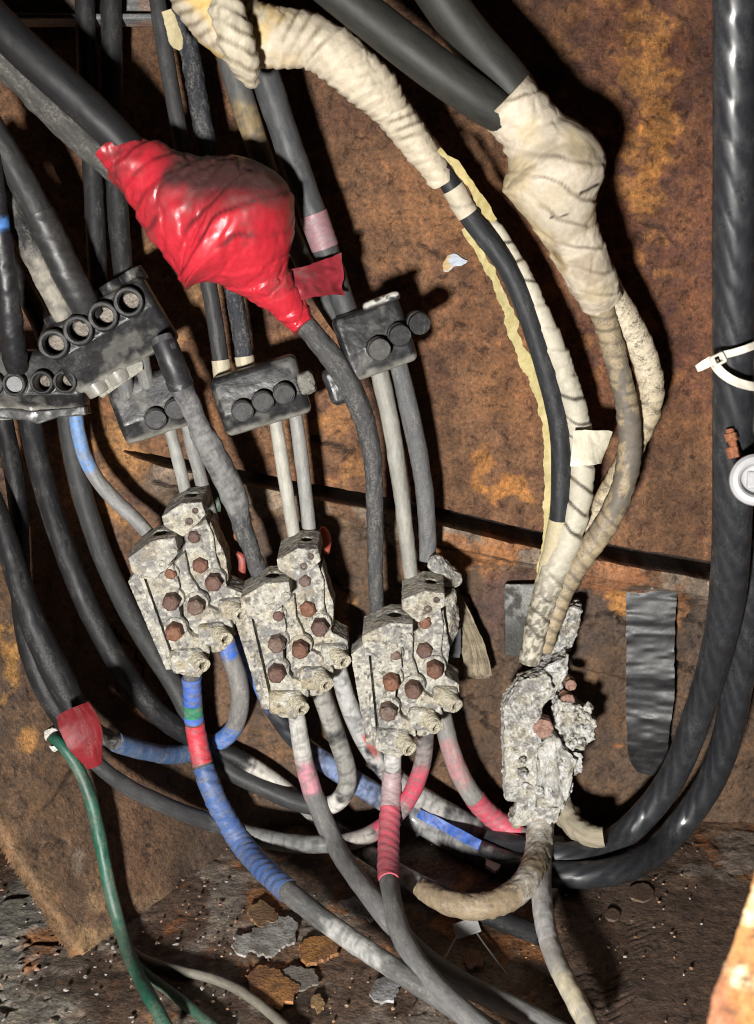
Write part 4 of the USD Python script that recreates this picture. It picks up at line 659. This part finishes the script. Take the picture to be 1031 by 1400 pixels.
def crumbled_connector():
    W, o = frame_at(690, 1090, 50, 0, 0, 12)
    root = thing('lug_connector', 'rightmost connector, crumbled under white corrosion, fed by white taped cables', 'cable connector')
    T = lambda zx, zy: ((zx - 172) / 3.4375, -(zy - 1203) / 3.4375)
    pl = lambda pts, z0, z1: prism([T(a, b) for a, b in pts], z0, z1)
    rng = np.random.default_rng(5)
    def put(part, m, k, amp=3.2, fine=1.6, tint=None, mat='crust', sc=0.15, sm=3, length=1.8, **kw):
        v, f, d = crusty(m, length, amp * 1.5, fine * 1.5, 100 + k, sm, sc)
        c = crust_tint(v, 60 + k, **kw) if tint is None else np.tile(tint, (len(v), 1))
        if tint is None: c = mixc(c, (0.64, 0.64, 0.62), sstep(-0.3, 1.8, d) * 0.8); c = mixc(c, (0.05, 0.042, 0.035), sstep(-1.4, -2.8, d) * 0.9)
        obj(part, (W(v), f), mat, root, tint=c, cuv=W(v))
    put('bar', pl([(145, 705), (215, 590), (330, 545), (365, 620), (320, 720), (300, 830), (330, 900), (300, 1200), (165, 1165), (150, 900)], 0, 32), 1, amp=2.4, grey=1.2)
    lumps = pl([(300, 560), (430, 480), (430, 560), (370, 680), (318, 712)], -10, 20) + pl([(300, 900), (370, 830), (470, 960), (430, 1190), (300, 1190)], 6, 40)
    put('bar', lumps, 2, amp=3.6, fine=2.0)
    m = pl([(395, 690), (480, 720), (530, 760), (575, 805), (560, 880), (512, 935), (420, 905), (390, 800)], -18, 22)
    for _ in range(16):
        x, y = T(rng.uniform(390, 560), rng.uniform(740, 900)); m += m3.Manifold.sphere(rng.uniform(4, 8), 10).translate((x, y, rng.uniform(10, 26)))
    put('corroded_lug', m, 3, amp=4.0, fine=2.2)
    m = pl([(400, 930), (505, 945), (510, 1020), (455, 1065), (465, 1120), (425, 1205), (330, 1190)], -6, 28)
    for _ in range(18):
        x, y = T(rng.uniform(230, 450), rng.uniform(900, 1180)); m += m3.Manifold.sphere(rng.uniform(4, 8.5), 10).translate((x, y, rng.uniform(22, 42)))
    put('corroded_lug', m, 4, amp=4.0, fine=2.2)
    put('clamp_neck', pl([(212, 1150), (440, 1150), (412, 1270), (395, 1292), (265, 1300), (205, 1322), (190, 1282), (218, 1235)], -4, 26), 5, amp=2.0, yellow=0.9)
    m = pl([(335, 480), (372, 370), (432, 300), (508, 278), (502, 380), (452, 500), (400, 600), (440, 690), (340, 640)], -44, -10)
    put('corroded_lug', m, 6, amp=3.6, fine=1.6, grey=1.6)
    for i, (bx, by, z, r) in enumerate([(325, 810, 24, 14), (455, 628, 4, 8), (440, 700, 8, 10)]):
        x, y = T(bx, by); put('bolt', cyl((x, y, z - 10), (0, 0, 1), 20, r, None, 7), 20 + i, amp=1.2, fine=0.6, tint=(0.26, 0.15, 0.115), mat='rusty_steel', sm=2)
crumbled_connector()

# ------------------------------------------------------------------ right edge: zip tie, bolt, white bushing
zt = thing('zip_tie', 'white plastic zip tie round the thick black cable at right', 'zip tie')
W, o = frame_at(985, 490, 172, 18, 0, 0)
head = (rbox(-14, 6, -8, 8, -6, 6, 2.5) - rbox(-9, 1, -4.5, 4.5, -12, 12, 1.5)).rotate((0, 0, 8))
v, f, d = crusty(head, 2, 0.2, 0.05, 1, 1); obj('head', (W(v), f), 'white_plastic', zt, tint=(0.62, 0.58, 0.50), cuv=W(v), smooth=45)
def strap(pts, w, part, tint=(0.58, 0.54, 0.46)): ribbon(part, pts, 'white_plastic', tint, zt, thick=0.0016, ragged=0.02, seed=2, nw=8)
strap([(984, 486, 170, 5), (1003, 482, 172, 5), (1022, 476, 172, 5), (1045, 466, 162, 5), (1066, 455, 132, 5)], 5, 'strap')
strap([(976, 494, 170, 6), (984, 507, 170, 6), (1000, 519, 172, 6), (1018, 526, 170, 6), (1040, 529, 160, 6), (1062, 528, 132, 6)], 6, 'strap')
strap([(974, 492, 170, 6), (966, 497, 170, 6), (953, 504, 170, 4.5)], 6, 'tail', (0.66, 0.60, 0.46))
bt = thing('rusty_bolt', 'small rusty bolt standing between the thick cable and the white bushing', 'bolt')
W, o = frame_at(1001, 612, 160, 12, -35, 0)
for part, m in (('head', cyl((0, -14, 0), (0, 1, 0), 15, 9, None, 6)), ('shank', cyl((2, 0, 0), (0, 1, 0), 26, 5.5, None, 18)), ('nut', cyl((2, 9, 0), (0, 1, 0), 11, 9, None, 6))):
    v, f, d = crusty(m, 2, 0.8, 0.4, 3, 2, 0.2); obj(part, (W(v), f), 'rusty_steel', bt, tint=(0.24, 0.085, 0.035), cuv=W(v))
W, o = frame_at(1034, 656, 176, 0, -14, 0)
prof = [(0, -6), (14, -6), (19, -3), (21, 3), (22, 9), (25, 12), (31, 11), (35, 7), (36, 1), (35, -8), (32, -30), (0, -30)]
t = trimesh.creation.revolve(np.array(prof, float), sections=64)
bu = thing('conduit_bushing', 'white round plastic bushing at the right edge', 'bushing')
obj('ring', (W(t.vertices), np.array(t.faces)), 'white_plastic', bu, tint=np.tile((0.38, 0.38, 0.39), (len(t.vertices), 1)), cuv=W(t.vertices), smooth=35)
v, f, d = crusty(rbox(-12, 12, -12, 12, -8, -2, 2.5), 2, 0.3, 0.1, 2, 2); obj('inner_cap', (W(v), f), 'white_plastic', bu, tint=(0.30, 0.30, 0.31), cuv=W(v))
cable('conduit', 'grey tube at the right edge behind the white bushing', [(1085, 480, 120, 20), (1062, 560, 130, 20), (1040, 640, 140, 20), (1034, 662, 150, 20)], (0.16, 0.155, 0.14), 'grey_sheath', cat='conduit')

# ------------------------------------------------------------------ things on the wall
ribbon('tape_strip', [(893, 786, 3, 32), (890, 830, 6, 33), (889, 890, 9, 32), (889, 950, 12, 32), (886, 1000, 14, 28), (886, 1035, 13, 26), (884, 1058, 10, 13)], 'black_film', (0.013, 0.013, 0.014), None, thick=0.001, ragged=0.05, seed=31, pleat=0.0, bumpy=0.0042, bsc=95, across=0.3, label='wrinkled black tape strip stuck to the rusty wall at lower right', cat='tape', nw=40)
fan = thing('frayed_cloth', 'brown frayed cloth fan hanging behind the third corroded connector', 'cloth')
for k in range(9):
    u = k / 8
    ribbon('strand', [(604 + 8 * u, 775 + 6 * u, 22 - 5 * u, 4), (618 + 16 * u, 830, 24 - 4 * u, 5), (634 + 22 * u, 880, 26 - 4 * u, 5.5), (640 + 28 * u, 925 + 3 * math.sin(k * 2), 28 - 4 * u, 5)], 'old_cloth', [(0.20, 0.165, 0.11), (0.15, 0.12, 0.08), (0.23, 0.19, 0.13)][k % 3], fan, ragged=0.25, seed=40 + k, nw=6)
ribbon('tape_wrap', [(592, 770, 34, 12), (604, 815, 34, 16), (614, 860, 34, 16), (620, 900, 32, 9)], 'black_film', (0.05, 0.052, 0.056), fan, ragged=0.2, seed=52)
W, o = frame_at(708, 850, 14, 0, 0, 0)
v, f, d = crusty(rbox(-18, 24, -46, 52, -6, 6, 2), 2.6, 1.2, 0.4, 7, 3); obj('galvanised_strap', (W(v), f), 'crust', None, tint=mixc(np.tile((0.06, 0.06, 0.055), (len(v), 1)), (0.27, 0.27, 0.255), sstep(0.42, 0.56, fbm(v, 0.09, 5, 3)) * sstep(-20, 30, v[:, 1])), cuv=W(v), label='mottled grey metal strap on the wall behind the rightmost connector', cat='metal strap')
def chip(name, label, poly, base, h, th, tint, mat='grey_sheath', cat=None, group=None, seed=0, wob=2.0, kind=None, tint2=None):
    """A thin irregular flake lying on the surface behind the pixels poly."""
    a = np.asarray(poly, float); out = []
    for i in range(len(a)):
        b0, b1 = a[i], a[(i + 1) % len(a)]
        n = max(int(np.hypot(*(b1 - b0)) / 2.5), 1)
        out += [b0 + (b1 - b0) * k / n for k in range(n)]
    out = np.array(out); e = np.c_[out, np.full(len(out), seed * 9.0)]
    out = out + np.stack([fbm(e, 0.14, 4, seed) - 0.5, fbm(e + 50, 0.14, 4, seed) - 0.5], 1) * 2 * wob * 3.2
    m = prism(out * [1, -1], 0, 3).refine_to_length(4).to_mesh()
    v = np.array(m.vert_properties[:, :3]); f = np.array(m.tri_verts)
    hh = (fbm(v * [1, 1, 0] + seed, 0.05, 4, seed) - 0.5) * 3
    top = v[:, 2] > 1.5
    w = np.array([base(x, -y) for x, y in v[:, :2]]); up = V3(0, 0, 1) if base is on_floor else V3(0, -1, 0)
    w = w + up * np.where(top, h - 1.5 + th * 0.45 + hh * 0.5, h - 2.5)[:, None] / 1000
    c = np.tile(np.asarray(tint, float), (len(v), 1)) * (0.7 + 0.6 * fbm(w, 90, 4, seed))[:, None]
    if tint2 is not None: c = mixc(c, tint2, sstep(0.48, 0.56, fbm(w, 70, 4, seed + 3)))
    return obj(name, (w, f), mat, None, tint=c, cuv=w, smooth=40, label=label, cat=cat, group=group, kind=kind)
chip('paper_scrap', 'pale blue white scrap stuck on the bare rusty wall left of the bare black cable', [(606, 358), (613, 349), (622, 346), (630, 351), (639, 355), (632, 363), (620, 364), (613, 373), (606, 370)], on_wall, 2, 2.5, (0.33, 0.38, 0.44), cat='scrap', seed=3, wob=1, tint2=(0.40, 0.27, 0.10))
def wall_lean(px, py): return ray(px, py) * depth(px, py)
W, o = frame_at(72, 1012, 2, 0, 0, 0)
t = m3.Manifold.cylinder(5, 17, 11, 28) - m3.Manifold.cylinder(30, 7, 7, 20).translate((0, 0, -5)); v, f, d = crusty(t, 2, 2.5, 1.2, 3, 2, 0.14); obj('sealant_collar', (W(v), f), 'crust', None, tint=np.tile((0.55, 0.54, 0.50), (len(v), 1)), cuv=W(v), label='crumbly white collar round the hole of the green wire', cat='sealant')
top = thing('steel_angle', 'grey painted steel angle running along the top left of the wall', 'steel angle')
for part, (x0, x1, y0, y1, z0, z1) in (('web', (-60, 330, -200, 36, 0, 6)), ('flange', (-60, 330, 30, 37, 0, 26))):
    W, o = frame_at(0, 0, 6, 0, 0, 0)
    m = m3.Manifold.cube((x1 - x0, y1 - y0, z1 - z0)).translate((x0, -y1, z0)); v, f, d = crusty(m, 5, 0.6, 0.2, 9, 2, 0.05)
    obj(part, (W(v), f), 'grey_sheath', top, tint=mixc(np.tile((0.10, 0.105, 0.11), (len(v), 1)), (0.16, 0.08, 0.045), sstep(0.5, 0.6, fbm(v, 0.03, 4, 4)) * 0.7), cuv=W(v))
ribbon('yellow_rag', [(228, 14, 80, 7), (236, 40, 78, 9), (242, 58, 76, 8), (246, 66, 74, 3)], 'cloth_tape', (0.32, 0.27, 0.15), None, ragged=0.4, seed=61, label='small torn yellow rag between the grey black cables at the top', cat='rag')

# ------------------------------------------------------------------ things on the floor
F = on_floor
for label, poly, th, tint, tint2 in [
    ('ragged orange rust flake left of the crossing cables, largest one', [(408, 1298), (425, 1286), (448, 1284), (466, 1296), (462, 1312), (446, 1318), (430, 1326), (412, 1316)], 3, (0.36, 0.17, 0.05), (0.24, 0.115, 0.045)),
    ('orange rust flake near the bottom edge between grey wire and blue cable', [(337, 1340), (352, 1326), (380, 1332), (408, 1356), (400, 1378), (372, 1384), (340, 1366)], 3, (0.30, 0.14, 0.045), (0.18, 0.085, 0.04)),
    ('tan rust flake above the pale grey paint patch', [(338, 1250), (352, 1238), (366, 1244), (382, 1252), (376, 1266), (356, 1270), (342, 1262)], 2.5, (0.28, 0.17, 0.07), (0.17, 0.10, 0.05)),
    ('small tan flake beside the bottom centre grey scrap', [(424, 1372), (438, 1366), (446, 1380), (434, 1390)], 2, (0.26, 0.17, 0.08), None),
    ('rust red flake on the dark floor right of the crossing cables', [(630, 1312), (650, 1304), (662, 1312), (658, 1326), (640, 1330)], 2, (0.15, 0.075, 0.045), None)]:
    chip('rust_flake', label, poly, F, 4, th, tint, 'rusty_steel', 'rust flake', seed=len(label), wob=2.6, tint2=tint2)
for label, poly, th, tint, tint2 in [
    ('large pale grey paint patch on the floor left of the blue taped cable', [(318, 1290), (340, 1278), (366, 1264), (392, 1256), (406, 1272), (404, 1290), (386, 1300), (372, 1314), (350, 1308), (324, 1310)], 1.5, (0.30, 0.29, 0.275), (0.17, 0.155, 0.14)),
    ('grey paint scrap at bottom centre with a dark bite in it', [(508, 1352), (524, 1340), (540, 1342), (546, 1356), (536, 1372), (518, 1376), (506, 1366)], 2, (0.27, 0.275, 0.28), (0.14, 0.13, 0.12)),
    ('whitish paint scrap just under the blue cable', [(462, 1238), (484, 1232), (500, 1240), (514, 1256), (508, 1264), (488, 1256)], 2, (0.40, 0.40, 0.39), (0.22, 0.215, 0.21)),
    ('dull grey patch left of the pale paint patch', [(368, 1340), (398, 1326), (430, 1332), (436, 1350), (410, 1358), (384, 1352)], 1, (0.15, 0.135, 0.12), None)]:
    chip('paint_flake', label, poly, F, 4, th, tint, 'old_cloth', 'paint flake', seed=len(label), wob=2.6, tint2=tint2)
ribbon('green_scrap', [(283, 662, 40, 6), (290, 680, 42, 8), (298, 700, 42, 4)], 'green_sheath', (0.012, 0.05, 0.03), None, ragged=0.4, seed=71, label='dark green scrap beside the cables atop the leftmost corroded connector', cat='scrap')
chip('plastic_scrap', 'clear grey plastic sheet scrap under the blue stripe cable', [(565, 1140), (580, 1124), (615, 1140), (640, 1166), (660, 1192), (640, 1184), (612, 1160), (590, 1158), (570, 1156)], F, 10, 3, (0.30, 0.30, 0.295), 'white_plastic', 'plastic scrap', seed=4, wob=2)
chip('plastic_scrap', 'torn pale plastic scrap standing behind the tan cable', [(662, 1180), (676, 1176), (690, 1186), (688, 1206), (676, 1216), (664, 1204)], F, 14, 3, (0.32, 0.30, 0.28), 'white_plastic', 'plastic scrap', seed=5, wob=2)
tg = thing('wire_tag', 'small grey tag with two thin wires on the floor under the tan cable', 'tag')
W, o = frame_at(640, 1268, 8, 20, 0, -50)
v, f, d = crusty(rbox(-20, 16, -12, 12, -1.5, 1.5, 1.2), 2.5, 0.6, 0.2, 3, 1); obj('plate', (W(v), f), 'white_plastic', tg, tint=(0.26, 0.26, 0.255), cuv=W(v))
for pts in ([(624, 1280), (616, 1296), (606, 1314)], [(652, 1276), (672, 1304), (694, 1334)]):
    cable('', '', [(a, b, 6, 1.4) for a, b in pts], (0.30, 0.29, 0.27), 'grey_sheath', parent=tg, partname='wire', thin=1.0, amp=0.0001, seg=10)
cable('nail', 'thin dark nail lying near the bottom edge left of the crossing cables', [(560, 1388, 6, 1.6), (570, 1372, 6, 1.6), (580, 1352, 6, 1.4)], (0.12, 0.09, 0.07), 'rusty_steel', cat='nail', amp=0.0001, seg=10, thin=1.0)
for label, x, y, r in (('faint round rivet on the wall between the first two corroded connectors', 312, 1003, 12), ('flat oval knot on the dark wood under the black bend', 876, 1223, 17), ('small round knot on the grooved wood left of the larger one', 838, 1254, 10)):
    chip('rivet' if 'rivet' in label else 'wood_knot', label, [(x + r * math.cos(a), y + r * 0.75 * math.sin(a)) for a in np.linspace(0, 2 * math.pi, 14, endpoint=False)], wall_lean if 'rivet' in label else F, 3, 1.2, (0.10, 0.065, 0.045), 'rusty_steel', 'rivet' if 'rivet' in label else 'knot', seed=int(x), wob=0.8)
# broken concrete and flakes at the lower left, far too many crumbs on the floor to count
rng = np.random.default_rng(12)
vs, fs, cs, nv = [], [], [], 0
def crumb(w, size, col):
    global nv
    m = trimesh.creation.icosphere(0, size); v = np.array(m.vertices) * rng.uniform(0.5, 1.4, 3) * [1, 1, 0.5]; v = v + rng.normal(0, size * 0.15, v.shape)
    vs.append(v + w); fs.append(np.array(m.faces) + nv); cs.append(np.tile(col, (len(v), 1))); nv += len(v)
for _ in range(260):
    x, y = rng.uniform(240, 960), rng.uniform(1130, 1400)
    col = [(0.42, 0.40, 0.37), (0.27, 0.14, 0.075), (0.34, 0.23, 0.13), (0.20, 0.17, 0.15)][rng.choice(4, p=[0.15, 0.55, 0.27, 0.03])]
    crumb(on_floor(x, y) + V3(0, 0, 0.0016), rng.uniform(0.0005, 0.0012), col)
for _ in range(150):
    x, y = rng.uniform(-40, 330), rng.uniform(1150, 1410)
    crumb(on_floor(x, y) + V3(0, 0, 0.0025), rng.uniform(0.0006, 0.0016), [(0.26, 0.25, 0.235), (0.2, 0.19, 0.18), (0.24, 0.13, 0.09), (0.34, 0.33, 0.31)][rng.choice(4, p=[0.62, 0.08, 0.25, 0.05])])
obj('floor_crumbs', (np.vstack(vs), np.vstack(fs)), 'grey_sheath', None, tint=np.vstack(cs), smooth=False, label='scattered pale and rusty crumbs over the dirty floor', cat='debris', kind='stuff')

# ------------------------------------------------------------------ the bright rusty steel edge close to the lens
def steel_edge():
    o = ray(1000, 1300) * 0.36; k = S * 0.36
    pts = np.array([(946, 1440), (956, 1382), (966, 1340), (976, 1312), (990, 1282), (998, 1250), (1012, 1215), (1024, 1180), (1060, 1120), (1120, 1080), (1180, 1440)], float)
    m = prism((pts - [1000, 1300]) * [1, -1], 0, 26).refine_to_length(6)
    me = m.to_mesh(); v = np.array(me.vert_properties[:, :3]); f = np.array(me.tri_verts)
    tm = trimesh.Trimesh(v, f); trimesh.smoothing.filter_taubin(tm, iterations=4); v = np.array(tm.vertices)
    v = v + np.array(tm.vertex_normals) * ((fbm(v, 0.06, 4, 3) - 0.5) * 10 + (terrace(fbm(v, 0.03, 4, 4), 5) - 0.5) * 12)[:, None]
    back = v[:, 2].max() - v[:, 2]
    w = o + k * (v[:, :1] * RIGHT + v[:, 1:2] * UP) - np.outer(v[:, 2] * k, FWD) + np.outer(back, RIGHT) * k * 0.6
    c = mixc(np.tile((0.42, 0.19, 0.055), (len(v), 1)), (0.62, 0.50, 0.30), sstep(0.48, 0.58, fbm(v, 0.035, 4, 8)))
    c = mixc(c, (0.26, 0.09, 0.04), sstep(28, 4, (v[:, 0] + 42) + v[:, 1] * -0.28 * -1 + 0 * back) * 0.8)
    obj('steel_beam', (w, np.array(tm.faces)), 'rusty_steel', None, tint=c * 0.8, cuv=w, label='bright orange rusty steel edge close to the lens at bottom right', cat='steel beam')
steel_edge()
